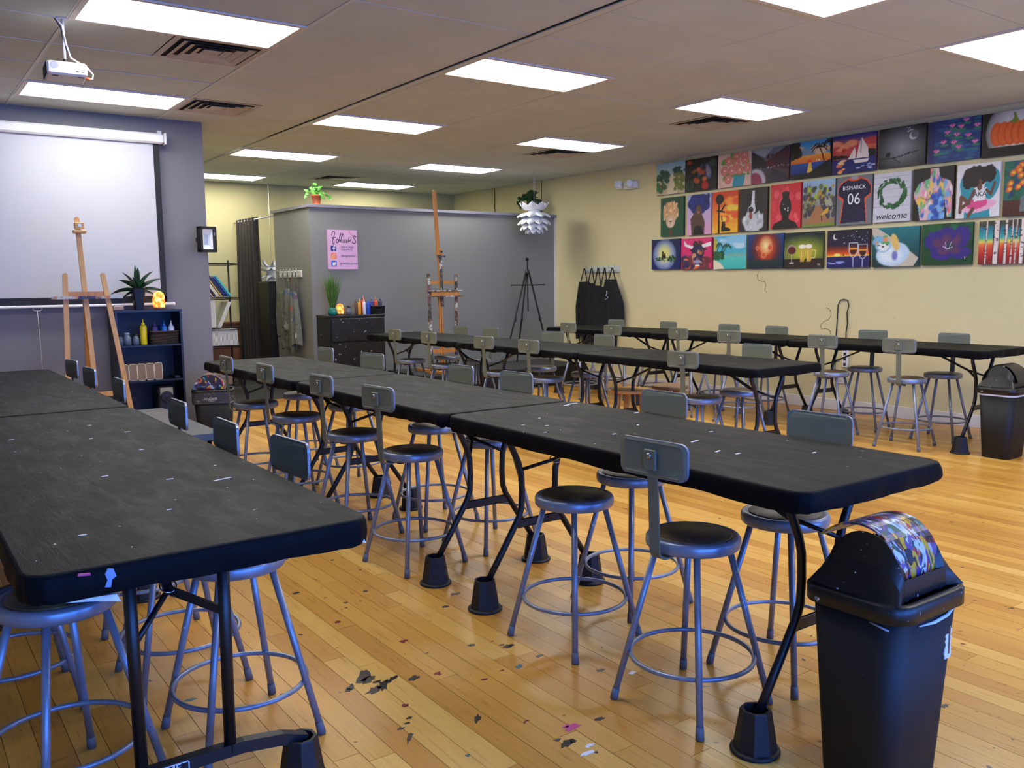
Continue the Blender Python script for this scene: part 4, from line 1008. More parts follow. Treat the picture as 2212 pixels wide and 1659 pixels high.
# leaning books
bk = ['b_sky', 'b_black', 'b_mustard', 'b_black', 'b_navy', 'b_blue', 'b_pink', 'b_black', 'b_cream', 'b_cream', 'b_mustard', 'b_navy', 'b_navy', 'b_blue', 'b_teal']
bn = dict(b_sky='pale blue', b_black='black', b_mustard='mustard', b_navy='navy', b_blue='blue', b_pink='pink', b_cream='cream', b_teal='teal')
for i, c in enumerate(bk):
    th = .014+.008*((i*7) % 3)/2; x = 3.44+i*.030; hgt = .30+.05*((i*5) % 4)/3
    Mx = Matrix.Translation((x, 0, 1.284)) @ Matrix.Rotation(-.62, 4, 'Y')
    o = MB().box(0, th, 11.84, 12.16, 0, hgt, M=Mx).build('book', M[c])
    tag(o, '%s book leaning on the top wire shelf, number %d counted from the right' % (bn[c], len(bk)-i) if 0 else '%s book, %s along the leaning row on the wire shelf' % (bn[c], ['leftmost', 'second', 'third', 'fourth', 'fifth', 'sixth', 'seventh', 'eighth', 'ninth', 'tenth', 'eleventh', 'twelfth', 'thirteenth', 'fourteenth', 'rightmost'][i]), 'book', 'books leaning on the wire shelf')
# stacks of blank canvases: counted pieces
cg = 'blank white canvases on the wire shelving'
def canv(x, z, h, lean, lab):
    Mx = Matrix.Translation((x, 0, z)) @ Matrix.Rotation(lean, 4, 'Y')
    tag(MB().box(0, .0145, 11.84, 12.22, 0, h, M=Mx).build('blank_canvas', M['canvas']), lab, 'canvas', cg)
for i in range(19): canv(3.34+i*.0165, .879, .375, 0, 'blank white canvas standing upright on the middle wire shelf')
for i in range(3): canv(3.67+i*.017, .879, .37, .42, 'blank white canvas leaning right on the middle wire shelf')
for i in range(34): canv(3.34+i*.0178, .634, .215, -.06, 'blank white canvas packed on the lower wire shelf')
t = thing('cardboard_box', 'cardboard box on the bottom wire shelf', 'box', (3.6, 12.05, .106)); B(-.22, .25, -.17, .17, 0, .22).build('body', M['kraft'], t); B(-.22, .25, -.172, -.17, .10, .13).build('tape_strip', M['tape'], t)
t = thing('cabinet', 'tall black cabinet behind the partition end', 'cabinet', (4.68, 12.15, 0))
B(-.24, .3, -.18, .2, 0, 1.46).build('body', M['black'], t); B(-.245, .305, -.185, .205, 1.46, 1.48).build('top', M['blackp'], t); B(-.235, .295, -.192, -.18, .03, 1.44).build('door', M['black'], t)
# ------------------------------------------------------------------ lotus pendants
def lotus(x, y, z, R, lab, cordtop, name='pendant_lamp', tiers=None):
    t = thing(name, lab, 'lamp', (x, y, z))
    for ti, (tz, rr_, n, up, w_) in enumerate(tiers):
        for k in range(n):
            a = 2*PI*(k+.5*(ti % 2))/n; d = Vector((math.cos(a), math.sin(a), 0)); s_ = Vector((-math.sin(a), math.cos(a), 0)); v = []
            for j in range(6):
                q = j/5; rad = R*(.42+(rr_-.42)*q); zz = tz*R+up*R*q*q
                ww = R*w_*((1-.15*q)*(1 if q < .75 else (1-q)/.25*.98+.02) if name == 'pendant_lamp' else (1.02-q)*1.3)
                for i in range(5):
                    u = i/2-1; p = d*(rad-R*.06*u*u)+s_*(ww*u); v.append((p.x, p.y, zz-up*0-R*.09*u*u*(1 if up <= 0 else -.5)))
            f = [(j*5+i, j*5+i+1, (j+1)*5+i+1, (j+1)*5+i) for j in range(5) for i in range(4)]
            mb = MB().add(v, f, True); mb.build('petal', M['petal'], t)
    MB().lathe([(R*.30, -R*.8), (R*.38, -R*.4), (R*.38, R*.2), (R*.2, R*.5)], 16, sm=True).build('core', M['petal'], t)
    MB().tube([(0, 0, R*.5), (0, 0, cordtop-z)], .004, 6).build('cord', M['ropew'], t)
    return t
TI = [(.30, .86, 8, .42, .30), (.18, 1.0, 9, -.22, .30), (-.12, .96, 10, -.34, .27), (-.42, .82, 9, -.34, .25), (-.66, .54, 8, -.30, .19)]
pl_ = lotus(7.70, 10.16, 2.37, .25, 'white lotus petal pendant lamp beside the wall corner', H, tiers=TI)
MB().tube([(.02, 0, H-2.36), (.25, .28, .12)], .0022, 5).build('stay_line', M['ropew'], pl_)
lotus(4.86, 12.95, 1.62, .20, 'white paper star lamp partly hidden behind the partition', H, 'paper_lamp', [(.35, 1.0, 7, .55, .2), (.1, 1.05, 8, .2, .2), (-.2, 1.0, 8, -.35, .2), (-.5, .85, 7, -.5, .2)])
# ------------------------------------------------------------------ plants on the partition
def heart(mb, p, d, L):
    d = Vector(d).normalized(); s_ = d.cross(Vector((-.4, -.8, .5)))
    s_ = s_.normalized() if s_.length > .05 else Vector((1, 0, 0)); nrm = s_.cross(d)
    prof = [(0, 0), (-.14, .30), (.05, .46), (.35, .44), (.7, .22), (1.05, 0), (.7, -.22), (.35, -.44), (.05, -.46), (-.14, -.30)]
    pts = [tuple(Vector(p)+d*L*a+s_*L*b_*.85+nrm*(-abs(b_)*L*.25)) for a, b_ in prof]; c0 = tuple(Vector(p)+d*L*.4+nrm*.004)
    mb.add(pts+[c0], [(i, (i+1) % 10, 10) for i in range(10)], True)
def pothos(x, y, z, pot, lm, lab, seed, vines, R=.055, H_=.13, lk=1.0):
    t = thing('potted_vine', lab, 'plant', (x, y, z)); rl = random.Random(seed)
    MB().lathe([(R*1.15, 0), (R*1.2, .008), (R*1.1, .014), (R*.8, .014), (R*.82, .02), (R*1.12, H_*.8), (R*1.25, H_*.82), (R*1.25, H_), (R*1.1, H_), (R*1.05, H_*.85)], 24).build('pot', pot, t)
    for (dx, dy, L, h) in vines:
        pts = [(0, 0, H_*.9)]; 
        for k in range(1, 7):
            q = k/6; pts.append((dx*L*q, dy*L*q, H_*.9+h*math.sin(q*2.2)-max(0, q-.4)*L*.8))
        stv = MB().tube(pts, .002, 5).build('vine', lm, t)
        for k in range(1, 7):
            mb = MB(); a = rl.uniform(0, 2*PI); heart(mb, pts[k], (math.cos(a), .5*math.sin(a), rl.uniform(-1.1, .3)), rl.uniform(.055, .085)*lk); mb.build('leaf', lm, t)
pothos(4.65, 10.72, 2.437, M['terra'], M['green1'], 'bright green trailing plant in a terracotta pot on the partition corner', 5,
       [(-1, -.3, .16, .08), (-.7, -.7, .14, .12), (1, -.4, .17, .06), (.2, -1, .12, .05), (-.3, .2, .08, .14), (.6, .5, .15, .1), (-1, .2, .10, .13), (.5, -.2, .10, .13), (-.1, -.4, .05, .16)], lk=.72)
pothos(8.07, 10.72, 2.437, M['b_cream'], M['green2'], 'dark green leafy plant behind the white pendant lamp', 8,
       [(-1, -.3, .24, .16), (-.7, -.7, .18, .2), (1, -.4, .17, .12), (.2, -1, .12, .12), (-.3, .2, .1, .22), (.6, .5, .15, .18), (-1, .2, .2, .2), (.5, -.2, .16, .2), (-.1, -.4, .08, .24), (.9, 0, .2, .04)], .06, .14, 1.35)
# ------------------------------------------------------------------ wall fittings
t = thing('emergency_light', 'white twin-head emergency light on the beige wall', 'light', (XR, 8.95, 2.72))
B(-.07, 0, -.13, .10, -.05, .05, .01).build('case', M['white'], t)
for y, a in ((.16, .5), (-.05, -.4)):
    Mx = Matrix.Translation((-.09, y, .01)) @ Matrix.Rotation(a, 4, 'Z') @ Matrix.Rotation(.5, 4, 'Y')
    MB().box(-.05, .03, -.05, .05, -.045, .045, M=Mx, b=.01).build('lamp_head', M['reflw'], t)
# cord loop, power strip, outlet
t = thing('extension_cord', 'black cord looped over a hook on the beige wall', 'cord', (XR-.015, 5.64, 1.2))
MB().tube([(0, .085, -.75), (0, .09, -.5), (0, .075, -.2), (0, .07, -.05), (0, .045, 0), (0, 0, .012), (0, -.045, 0), (0, -.06, -.06), (0, -.04, -.13), (0, -.05, -.25), (0, -.035, -.35), (0, -.045, -.52)], .0055, 8).build('cable', M['black'], t)
MB().tube([(0, 0, .0), (-.025, 0, .0), (-.03, 0, .02)], .003, 6).build('hook', M['ring'], t)
B(-.02, .01, .065, .105, -.83, -.75, .004).build('plug', M['blackp'], t)
t = thing('power_strip', 'white power strip fixed below the hanging cord', 'power strip', (XR, 5.60, .62)); B(-.03, 0, -.035, .035, -.14, .12, .008).build('body', M['strip'], t)
for k in range(4): B(-.032, -.03, -.014, .014, -.12+.055*k, -.09+.055*k).build('socket', M['black'], t)
t = thing('wall_outlet', 'cream outlet plate low on the wall below the power strip', 'outlet', (XR, 5.66, .36)); B(-.008, 0, -.04, .04, -.06, .06, .003).build('plate', M['baseb'], t)
for z in (-.03, .03): B(-.010, -.008, -.016, .016, z-.014, z+.014).build('socket', M['silver'], t)
for nm, pts, lb in (('a', [(6.79, 1.53), (6.81, 1.49), (6.80, 1.43), (6.75, 1.41), (6.70, 1.41), (6.68, 1.36), (6.70, 1.31), (6.66, 1.28)], 'dashed brown squiggle on the wall below the beach painting'),
                    ('b', [(5.87, 1.12), (5.82, 1.10), (5.80, 1.04), (5.83, .99), (5.88, .97), (5.93, .93), (5.92, .88), (5.86, .89), (5.81, .87), (5.80, .82)], 'dashed brown squiggle on the wall left of the hanging cord')):
    mb = MB()
    for i in range(len(pts)-1):
        a, b_ = pts[i], pts[i+1]
        for s0, s1 in ((.05, .38), (.55, .88)):
            mb.tube([(XR-.002, a[0]+(b_[0]-a[0])*s0, a[1]+(b_[1]-a[1])*s0), (XR-.002, a[0]+(b_[0]-a[0])*s1, a[1]+(b_[1]-a[1])*s1)], .0028, 5)
    tag(mb.build('wall_squiggle', M['p_brown']), lb, 'wall marking')
for i in range(14):
    rl2 = random.Random(i+50); MB().lathe([(.003, 0), (.003, .002)], 6, M=Matrix.Translation((XR-.001, rl2.uniform(3.8, 9.0), rl2.uniform(.6, 1.45))) @ Matrix.Rotation(-PI/2, 4, 'Y')).build('nail_hole', M['p_brown'], bpy.data.objects['wall_right'])
for x, y, z0 in ((XR-.04, 10.9, 2.2), (XR-.02, 12.2, 2.2)):
    tag(MB().tube([(x, y, 2.44), (x+.01, y+.02, 2.75), (x, y, 2.97)], .006, 6).build('ceiling_cable', M['black']), 'dark cable running up the wall above the partition, '+('right one' if y < 11 else 'left one at the corner'), 'cable')
# grey bench beside the left row
t = thing('low_bench', 'narrow dark grey bench beside the left row of stools', 'bench', (1.25, 5.05, 0))
MB().loft([rrr(.26, 1.15, .03, .655), rrr(.26, 1.15, .03, .69)]).build('top', M['benchgrey'], t)
for x in (-.09, .09):
    for y in (-.5, .5): MB().tube([(x, y, .655), (x, y, 0)], .012, 8).build('leg', M['tleg'], t)
# ------------------------------------------------------------------ paint stains on the floor
def stain(x, y, r, mat, seed, el=1, a=0):
    rl = random.Random(seed); n = 14; pts = []
    for k in range(n):
        q = 2*PI*k/n; rr_ = r*rl.uniform(.45, 1.15); px_, py_ = rr_*math.cos(q)*el, rr_*math.sin(q)
        pts.append((x+px_*math.cos(a)-py_*math.sin(a), y+px_*math.sin(a)+py_*math.cos(a)))
    MB().prism(pts, 'z', -.0008, .0006).build('paint_stain', mat, floor)
STAINS = [(1.624, 3.040, 0.016, 'spotred', 1.2, 0), (1.582, 2.699, 0.017, 'spotred', 1, 0), (1.276, 2.792, 0.016, 'spotblk', 1.6, 0.9), (1.257, 2.777, 0.013, 'spotblk', 1.4, 0.3), (1.359, 2.855, 0.035, 'smudge', 2.0, 0.9), (1.353, 2.807, 0.022, 'smudge', 1.8, 0.3), (1.370, 2.776, 0.012, 'spotblk', 1.6, 0), (1.374, 2.733, 0.026, 'spotblk', 2.2, 1.0), (1.333, 2.721, 0.026, 'smudge', 1.6, 0.5), (1.424, 2.761, 0.014, 'spotblk', 3.2, 0.5), (1.492, 2.720, 0.018, 'smudge', 1.8, 0.7), (1.725, 2.095, 0.022, 'spotpink', 1.7, 0), (1.716, 2.114, 0.012, 'spotpink', 1.4, 0), (1.645, 2.027, 0.020, 'spotblk', 1.8, 0.1), (1.675, 2.029, 0.012, 'spotblk', 1.3, 0.6), (1.699, 1.978, 0.011, 'spotwht', 1.7, 0), (1.663, 1.946, 0.012, 'spotwht', 3, 0), (1.687, 1.933, 0.007, 'smudge', 1, 0), (1.832, 2.085, 0.013, 'spotblk', 1.9, 0), (1.637, 2.061, 0.010, 'smudge', 1.6, 0), (1.333, 2.468, 0.009, 'spotblk', 1.3, 0), (1.312, 2.441, 0.009, 'spotblk', 1.4, 0), (1.276, 2.424, 0.010, 'smudge', 1.4, 0), (1.361, 2.154, 0.010, 'spotteal', 1, 0), (1.931, 2.744, 0.016, 'spotblk', 1.8, 0), (1.857, 2.565, 0.014, 'spotteal', 1.8, 0.5), (1.821, 2.842, 0.012, 'smudge', 1.6, 0), (2.077, 2.359, 0.013, 'smudge', 1.5, 0), (1.978, 2.596, 0.014, 'smudge', 2, 0), (1.271, 2.355, 0.010, 'smudge', 4, 0.9), (1.513, 2.333, 0.012, 'smudge', 3, 0.8), (2.159, 2.273, 0.013, 'spotwht', 1.8, 0), (1.500, 3.391, 0.012, 'spotred', 1.8, 0.3), (1.624, 3.579, 0.010, 'smudge', 1.2, 0), (1.599, 3.520, 0.008, 'smudge', 1, 0), (1.494, 3.838, 0.014, 'smudge', 1.5, 0.3), (1.836, 4.194, 0.010, 'smudge', 1.3, 0), (1.764, 3.661, 0.012, 'smudge', 1.3, 0), (0.782, 3.042, 0.015, 'spotteal', 1.6, 0), (1.060, 2.885, 0.012, 'spotred', 1.4, 0), (2.079, 3.374, 0.016, 'smudge', 2, 0), (1.961, 3.264, 0.012, 'smudge', 1.8, 0), (1.921, 2.768, 0.010, 'smudge', 1.5, 0), (5.048, 2.616, 0.010, 'smudge', 1.6, 0), (2.751, 1.965, 0.010, 'smudge', 1, 0), (2.818, 1.455, 0.014, 'smudge', 2, 0)]
for i, s_ in enumerate(STAINS): stain(s_[0], s_[1], s_[2], M[s_[3]], i, s_[4], s_[5])
# ------------------------------------------------------------------ painted canvases on the right wall
class Art:
    def __init__(s, W, Hh, c0, c1=None):
        s.W, s.H = W, Hh; X, Y = np.meshgrid(np.linspace(0, 1, W), np.linspace(0, 1, Hh)); s.X, s.Y = X, Y
        s.rs = np.random.RandomState(W*7+Hh+int(sum(c0)))
        s.c = np.zeros((Hh, W, 3)); s.grad([(0, c0), (1, c1 or c0)])
    def grad(s, stops, y0=0, y1=1, x0=0, x1=1):
        m = (s.Y >= y0) & (s.Y <= y1) & (s.X >= x0) & (s.X <= x1); t = (s.Y-y0)/max(1e-6, y1-y0)
        ps = [p for p, _ in stops]
        for k in range(3):
            v = np.interp(t, ps, [c[k] for _, c in stops]); s.c[..., k] = np.where(m, v, s.c[..., k])
        return s
    def put(s, a, col):
        for k in range(3): s.c[..., k] = s.c[..., k]*(1-a)+col[k]*a
        return s
    def ell(s, cx, cy, rx, ry, col, soft=.12, rot=0, wob=0):
        dx, dy = s.X-cx, s.Y-cy
        if rot: c_, s_ = math.cos(rot), math.sin(rot); dx, dy = dx*c_+dy*s_, -dx*s_+dy*c_
        r = np.hypot(dx/rx, dy/ry)
        if wob: r = r+wob*np.sin(np.arctan2(dy, dx)*9+cx*40)
        return s.put(np.clip((1-r)/max(soft, .01)+.5, 0, 1), col)
    def glow(s, cx, cy, rx, ry, col, p=1.5, a=1):
        r = np.hypot((s.X-cx)/rx, (s.Y-cy)/ry); return s.put(a*np.clip(1-r, 0, 1)**p, col)
    def poly(s, pts, col):
        ins = np.zeros(s.X.shape, bool); n = len(pts)
        for i in range(n):
            x0, y0 = pts[i]; x1, y1 = pts[(i+1) % n]
            if y0 == y1: continue
            c = ((y0 > s.Y) != (y1 > s.Y)) & (s.X < (x1-x0)*(s.Y-y0)/(y1-y0)+x0); ins ^= c
        return s.put(ins*1., col)
    def line(s, pts, col, w=.012):
        d = np.full(s.X.shape, 9.)
        for (x0, y0), (x1, y1) in zip(pts[:-1], pts[1:]):
            L = (x1-x0)**2+(y1-y0)**2+1e-9; t = np.clip(((s.X-x0)*(x1-x0)+(s.Y-y0)*(y1-y0))/L, 0, 1)
            d = np.minimum(d, np.hypot(s.X-x0-t*(x1-x0), s.Y-y0-t*(y1-y0)))
        return s.put(np.clip((w-d)/.008+.5, 0, 1), col)
    def blobs(s, n, x0, x1, y0, y1, r, cols, asp=1.):
        for i in range(n):
            rr_ = r*s.rs.uniform(.6, 1.4); s.ell(s.rs.uniform(x0, x1), s.rs.uniform(y0, y1), rr_*asp, rr_, cols[s.rs.randint(len(cols))], .5)
        return s
    def noise(s, a=10):
        s.c += s.rs.randn(s.H, s.W, 1)*a; return s
def palm(A, x, y, h, lean, col, fr=.16):
    A.line([(x, y), (x+lean*.4, y+h*.55), (x+lean, y+h)], col, .014)
    for a in (-.3, .25, .9, 1.6, 2.2, 2.9, 3.5):
        p = (x+lean, y+h); A.line([p, (p[0]+fr*.6*math.cos(a), p[1]+fr*.5*math.sin(a)+.02), (p[0]+fr*math.cos(a), p[1]+fr*.7*math.sin(a)-.06)], col, .014)
LS, PS = (78, 60), (62, 76)
K = (12, 12, 14); Wt = (235, 235, 232)
def a_dunes():
    A = Art(*LS, (196, 176, 140), (150, 190, 205)); A.grad([(0, (190, 170, 130)), (1, (205, 190, 160))], 0, .6).poly([(.35, 0), (.75, 0), (.6, .6), (.55, .62)], (214, 196, 160))
    A.blobs(26, 0, .42, .42, .72, .06, [(30, 80, 60), (40, 100, 50), (20, 60, 50)]).blobs(20, 0, .3, .12, .36, .06, [(50, 110, 50), (60, 90, 50), (120, 80, 50)]).blobs(20, .6, 1, .62, .8, .05, [(30, 70, 70), (40, 90, 80)]).blobs(30, .65, 1, .15, .6, .06, [(110, 120, 50), (90, 110, 50), (130, 120, 70)]); return A
def a_mussels():
    A = Art(*LS, (22, 16, 16)); A.ell(.72, .58, .1, .24, (70, 90, 150), .3, .2).ell(.72, .58, .06, .18, (130, 120, 130), .4, .2).ell(.48, .62, .07, .2, (40, 70, 120), .3, -.3).blobs(8, .25, .62, .3, .7, .07, [(170, 70, 40), (200, 90, 50), (60, 30, 30)]).ell(.85, .82, .11, .12, (40, 70, 50), .3).ell(.13, .2, .12, .16, (50, 90, 50), .3).ell(.13, .2, .09, .13, (28, 40, 30), .3).ell(.63, .15, .11, .13, (180, 30, 30), .3).ell(.28, .62, .09, .05, (130, 80, 40), .3, .6).ell(.12, .9, .08, .06, (170, 50, 40), .4); return A
def a_roses():
    A = Art(*LS, (226, 190, 170)); A.blobs(30, .15, .95, .2, .95, .05, [(120, 170, 60), (90, 150, 60)]).poly([(.45, 0), (.78, 0), (.84, .36), (.50, .38)], (40, 150, 170)).poly([(.5, .38), (.84, .36), (.82, .30), (.52, .32)], (90, 140, 60))
    for i, (x, y) in enumerate(((.33, .78), (.57, .90), (.82, .78), (.57, .70), (.20, .5), (.43, .48), (.66, .48), (.9, .52), (.32, .24), (.8, .92))):
        A.ell(x, y, .115, .14, (208, 110, 100), .25)
        for r, c in ((.085, (226, 150, 130)), (.06, (206, 105, 95)), (.035, (240, 190, 160))): A.ell(x+.005, y, r, r*1.2, c, .4)
    return A
def a_road():
    A = Art(*LS, (58, 30, 44), (110, 120, 135)); A.poly([(0, .9), (.35, .75), (.6, 1), (0, 1)], (150, 158, 165)).poly([(0, .45), (0, .95), (.33, .7), (.38, .6), (.95, 1), (1, 1), (1, .4)], (32, 30, 42)).poly([(.35, .6), (1, .95), (1, .3), (.4, .45)], (70, 26, 44)).blobs(26, .4, 1, .4, .8, .05, [(90, 26, 40), (60, 24, 40), (110, 30, 44)])
    A.ell(.1, .05, .28, .38, (190, 190, 200), .15).ell(.08, .0, .2, .32, (150, 50, 80), .15).blobs(12, .1, 1, .42, .5, .012, [(240, 200, 190)]).poly([(.4, 0), (.6, .4), (1, .1), (1, 0)], (50, 34, 52)); return A
def a_palms():
    A = Art(*LS, K); A.grad([(0, (240, 150, 60)), (.5, (90, 170, 200)), (1, (60, 150, 205))], .35, 1).grad([(0, (16, 40, 110)), (1, (30, 90, 160))], .12, .42).blobs(10, .1, 1, .65, .85, .07, [(230, 190, 150), (120, 150, 170)], 2).grad([(0, (226, 110, 30)), (1, (245, 170, 60))], .42, .62).ell(.48, .44, .05, .05, (240, 60, 20), .2).poly([(.42, .15), (.56, .15), (.52, .42), (.46, .42)], (240, 190, 60))
    A.poly([(0, 0), (1, 0), (1, .45), (.8, .35), (.45, .12), (0, .1)], K).blobs(24, 0, .2, .6, 1, .07, [K, (20, 30, 30)]); palm(A, .84, .42, .38, -.12, K, .2); palm(A, 1.0, .6, .3, -.02, K, .16); A.line([(.66, .44), (.66, .47)], Wt, .012).line([(.72, .44), (.72, .47)], Wt, .012); return A
def a_sail():
    A = Art(*LS, (16, 22, 90), (40, 40, 130)); A.grad([(0, (150, 50, 60)), (.5, (225, 110, 70)), (1, (60, 50, 130))], .38, .95).blobs(14, .05, .95, .6, .8, .08, [(230, 130, 90), (200, 70, 70), (240, 150, 110)], 1.6).ell(.27, .6, .06, .06, (190, 40, 30), .2).poly([(0, .4), (0, .5), (.25, .48), (.45, .42), (1, .5), (1, .38)], K).poly([(.75, .6), (1, .55), (1, .4), (.75, .4)], K)
    A.blobs(16, .12, .3, .03, .34, .03, [(240, 170, 90), (230, 110, 60), (230, 200, 150)], 1.6).poly([(.36, .36), (.53, .68), (.54, .36)], (236, 220, 210)).poly([(.55, .36), (.66, .92), (.82, .6), (.84, .36)], (238, 226, 214)).poly([(.48, .33), (.86, .33), (.80, .24), (.54, .24)], (236, 226, 216)).line([(.66, .92), (.66, .5)], K, .008).blobs(8, .6, .95, .08, .2, .015, [(170, 180, 220)], 3); return A
def a_moonbirds():
    A = Art(*LS, (20, 20, 22)); A.glow(.5, .5, .62, .66, (210, 210, 214), .8, .75).ell(.74, .74, .085, .10, (220, 220, 220), .15).ell(.77, .77, .08, .09, (110, 110, 114), .15).blobs(8, .6, .72, .84, .95, .01, [Wt]).line([(0, .24), (.35, .24), (.6, .3), (.85, .36)], K, .012).line([(.3, .24), (.48, .1)], K, .008).line([(.6, .3), (.68, .36)], K, .006).ell(.19, .33, .025, .06, K, .2).ell(.235, .34, .025, .06, K, .2); return A
def a_lilies():
    A = Art(*LS, (20, 60, 120), (22, 44, 110)); A.blobs(60, .2, 1, 0, 1, .03, [(30, 90, 140), (20, 50, 110), (40, 110, 120)], 3).grad([(0, (20, 30, 90)), (1, (20, 34, 100))], 0, 1, 0, .12)
    for x, y in ((.17, .25), (.3, .45), (.5, .42), (.6, .3), (.55, .6), (.77, .55), (.9, .38), (.63, .78), (.46, .82), (.37, .68), (.93, .76), (.72, .92)):
        A.ell(x+.02, y-.05, .08, .035, (50, 130, 90), .4)
        for a in (-.9, -.45, 0, .45, .9): A.ell(x+.035*math.sin(a), y+.03*math.cos(a), .014, .05, (230, 130, 180) if abs(a) > .3 else (215, 70, 140), .5, -a)
    return A
def a_pumpkin():
    A = Art(*LS, (20, 20, 14), (20, 20, 18)); A.glow(.6, .55, .55, .7, (250, 250, 245), .25, .95).grad([(0, (26, 22, 18)), (1, (34, 28, 22))], 0, .22)
    for i, x in enumerate((.26, .38, .5, .62, .74, .86)): A.ell(x, .5, .12, .27, (206, 84, 26), .12).ell(x, .5, .095, .24, (228, 104, 34), .3)
    A.poly([(.48, .72), (.6, .72), (.64, .78), (.58, .95), (.54, .96), (.55, .84)], (120, 140, 40)); return A
def a_alpaca():
    A = Art(*PS, (16, 74, 44)); A.ell(.44, .62, .34, .27, (208, 160, 110), .15, wob=.03).poly([(.1, .8), (.06, .92), (.2, .86)], (60, 40, 34)).poly([(.7, .84), (.86, .94), (.84, .78)], (60, 40, 34)).blobs(40, .14, .76, .45, .86, .035, [(226, 184, 136), (190, 136, 88), (236, 200, 150)]).ell(.44, .38, .2, .17, (210, 170, 140), .2).ell(.44, .34, .12, .12, (226, 196, 170), .3).line([(.38, .38), (.5, .38)], (90, 50, 40), .01).line([(.44, .38), (.44, .3)], (90, 50, 40), .008).poly([(.38, 0), (.52, 0), (.5, .22), (.4, .22)], (90, 56, 34)); return A
def a_woman():
    A = Art(*PS, (222, 160, 190), (170, 180, 220)); A.poly([(.2, 0), (.72, 0), (.75, .3), (.6, .55), (.3, .55), (.14, .4)], (86, 62, 48)).poly([(.28, 0), (.7, 0), (.62, .2), (.45, .24), (.3, .2)], K).ell(.5, .78, .46, .26, (24, 34, 110), .1, wob=.05).blobs(30, .1, .9, .6, .95, .05, [(20, 30, 100), (30, 44, 130), (16, 22, 70)]).ell(.48, .6, .13, .14, (96, 66, 52), .15).ell(.48, .56, .05, .03, (160, 90, 90), .2); return A
def a_cross():
    A = Art(*PS, (250, 190, 40), (214, 60, 24)); A.blobs(20, .3, 1, .3, .8, .07, [(250, 150, 50), (245, 205, 70), (235, 90, 40)], 2).line([(.26, 0), (.25, .85)], K, .035).line([(.2, .55), (.48, .5)], K, .02).poly([(.32, .55), (.48, .7), (.5, .66), (.36, .5)], K).ell(.28, .82, .17, .12, K, .1).poly([(.35, .04), (.72, .04), (.7, .1), (.52, .14), (.5, .28), (.37, .28)], K).line([(.38, .3), (.36, .42)], K, .015); return A
def a_dog():
    A = Art(*PS, (44, 34, 32)); A.ell(.5, .26, .38, .30, (205, 208, 210), .15, wob=.04).blobs(24, .2, .8, .05, .5, .05, [(225, 228, 228), (170, 175, 180), (200, 204, 206)]).ell(.5, .68, .32, .28, (30, 28, 30), .12).ell(.2, .6, .1, .24, (36, 32, 32), .15).ell(.8, .6, .1, .22, (36, 32, 32), .15).poly([(.47, .94), (.55, .94), (.54, .72), (.58, .52), (.38, .50), (.45, .72)], (225, 225, 226)).ell(.45, .5, .14, .1, (215, 215, 218), .2).ell(.42, .5, .09, .07, (20, 18, 18), .1).ell(.42, .36, .06, .09, (150, 70, 60), .15).ell(.36, .68, .03, .025, (70, 40, 20), .2).ell(.62, .7, .03, .025, (70, 40, 20), .2); return A
def a_vase():
    A = Art(*PS, (212, 44, 62), (214, 40, 52)); A.blobs(24, .05, .95, .1, .9, .09, [(226, 60, 76), (205, 40, 54), (235, 90, 100)]).poly([(.05, 0), (.95, 0), (.85, .12), (.62, .2), (.6, .3), (.40, .3), (.38, .2), (.12, .12)], (14, 14, 18)).ell(.5, .48, .19, .24, (14, 14, 18), .08).poly([(.42, .6), (.58, .6), (.63, .8), (.37, .8)], (14, 14, 18)).ell(.5, .8, .13, .03, (60, 30, 36), .2).blobs(4, .4, .6, .4, .55, .02, [(226, 220, 216)]); return A
def a_garden():
    A = Art(*PS, (150, 110, 80), (150, 190, 220)); A.blobs(90, .05, 1, .35, .85, .05, [(170, 190, 50), (90, 110, 60), (70, 60, 90), (140, 150, 60), (60, 70, 50), (190, 150, 60)]).blobs(50, 0, .4, .2, .5, .05, [(60, 50, 70), (90, 80, 60), (130, 140, 110)]).blobs(40, .6, 1, .2, .6, .05, [(60, 60, 70), (170, 170, 150), (80, 70, 80)]).poly([(.1, 0), (.9, 0), (.55, .45), (.42, .45)], (170, 116, 74)).poly([(0, 0), (1, 0), (1, .08), (0, .05)], (120, 140, 60)).poly([(.55, .22), (.8, .28), (.82, .4), (.72, .36)], (214, 170, 60)).line([(.6, .22), (.62, .12)], K, .012).line([(.1, .6), (.15, .95)], (90, 80, 110), .01).line([(.14, .8), (.24, .95)], (90, 80, 110), .008); return A
def a_jersey():
    A = Art(74, 90, (112, 116, 122)); sh = [(.1, .03), (.2, .06), (.82, .06), (.88, .03), (.84, .5), (.98, .58), (1.0, .76), (.88, .9), (.68, .96), (.35, .96), (.12, .88), (.03, .76), (.03, .58), (.17, .5)]
    A.poly(sh, (226, 86, 44)); A.poly([(.13, .04), (.8, .06), (.86, .04), (.8, .5), (.81, .54), (.97, .62), (.97, .76), (.86, .88), (.66, .94), (.36, .94), (.14, .86), (.05, .76), (.05, .62), (.2, .54), (.2, .5)], (26, 16, 58)).ell(.5, .94, .17, .05, (226, 86, 44), .1).ell(.5, .96, .11, .04, (150, 150, 160), .1); return A
def a_wreath():
    A = Art(*PS, (206, 206, 214))
    for y in (.14, .32, .5, .66, .8, .92): A.line([(0, y), (1, y+.005)], (160, 160, 176), .004)
    for k in range(110):
        a = A.rs.uniform(0, 6.28); r = A.rs.uniform(.27, .38); A.ell(.5+r*math.cos(a)*1.02, .58+r*math.sin(a)*.82, .055, .022, [(24, 92, 46), (16, 70, 36), (50, 110, 50), (20, 84, 40)][k % 4], .3, a+1.2)
    return A
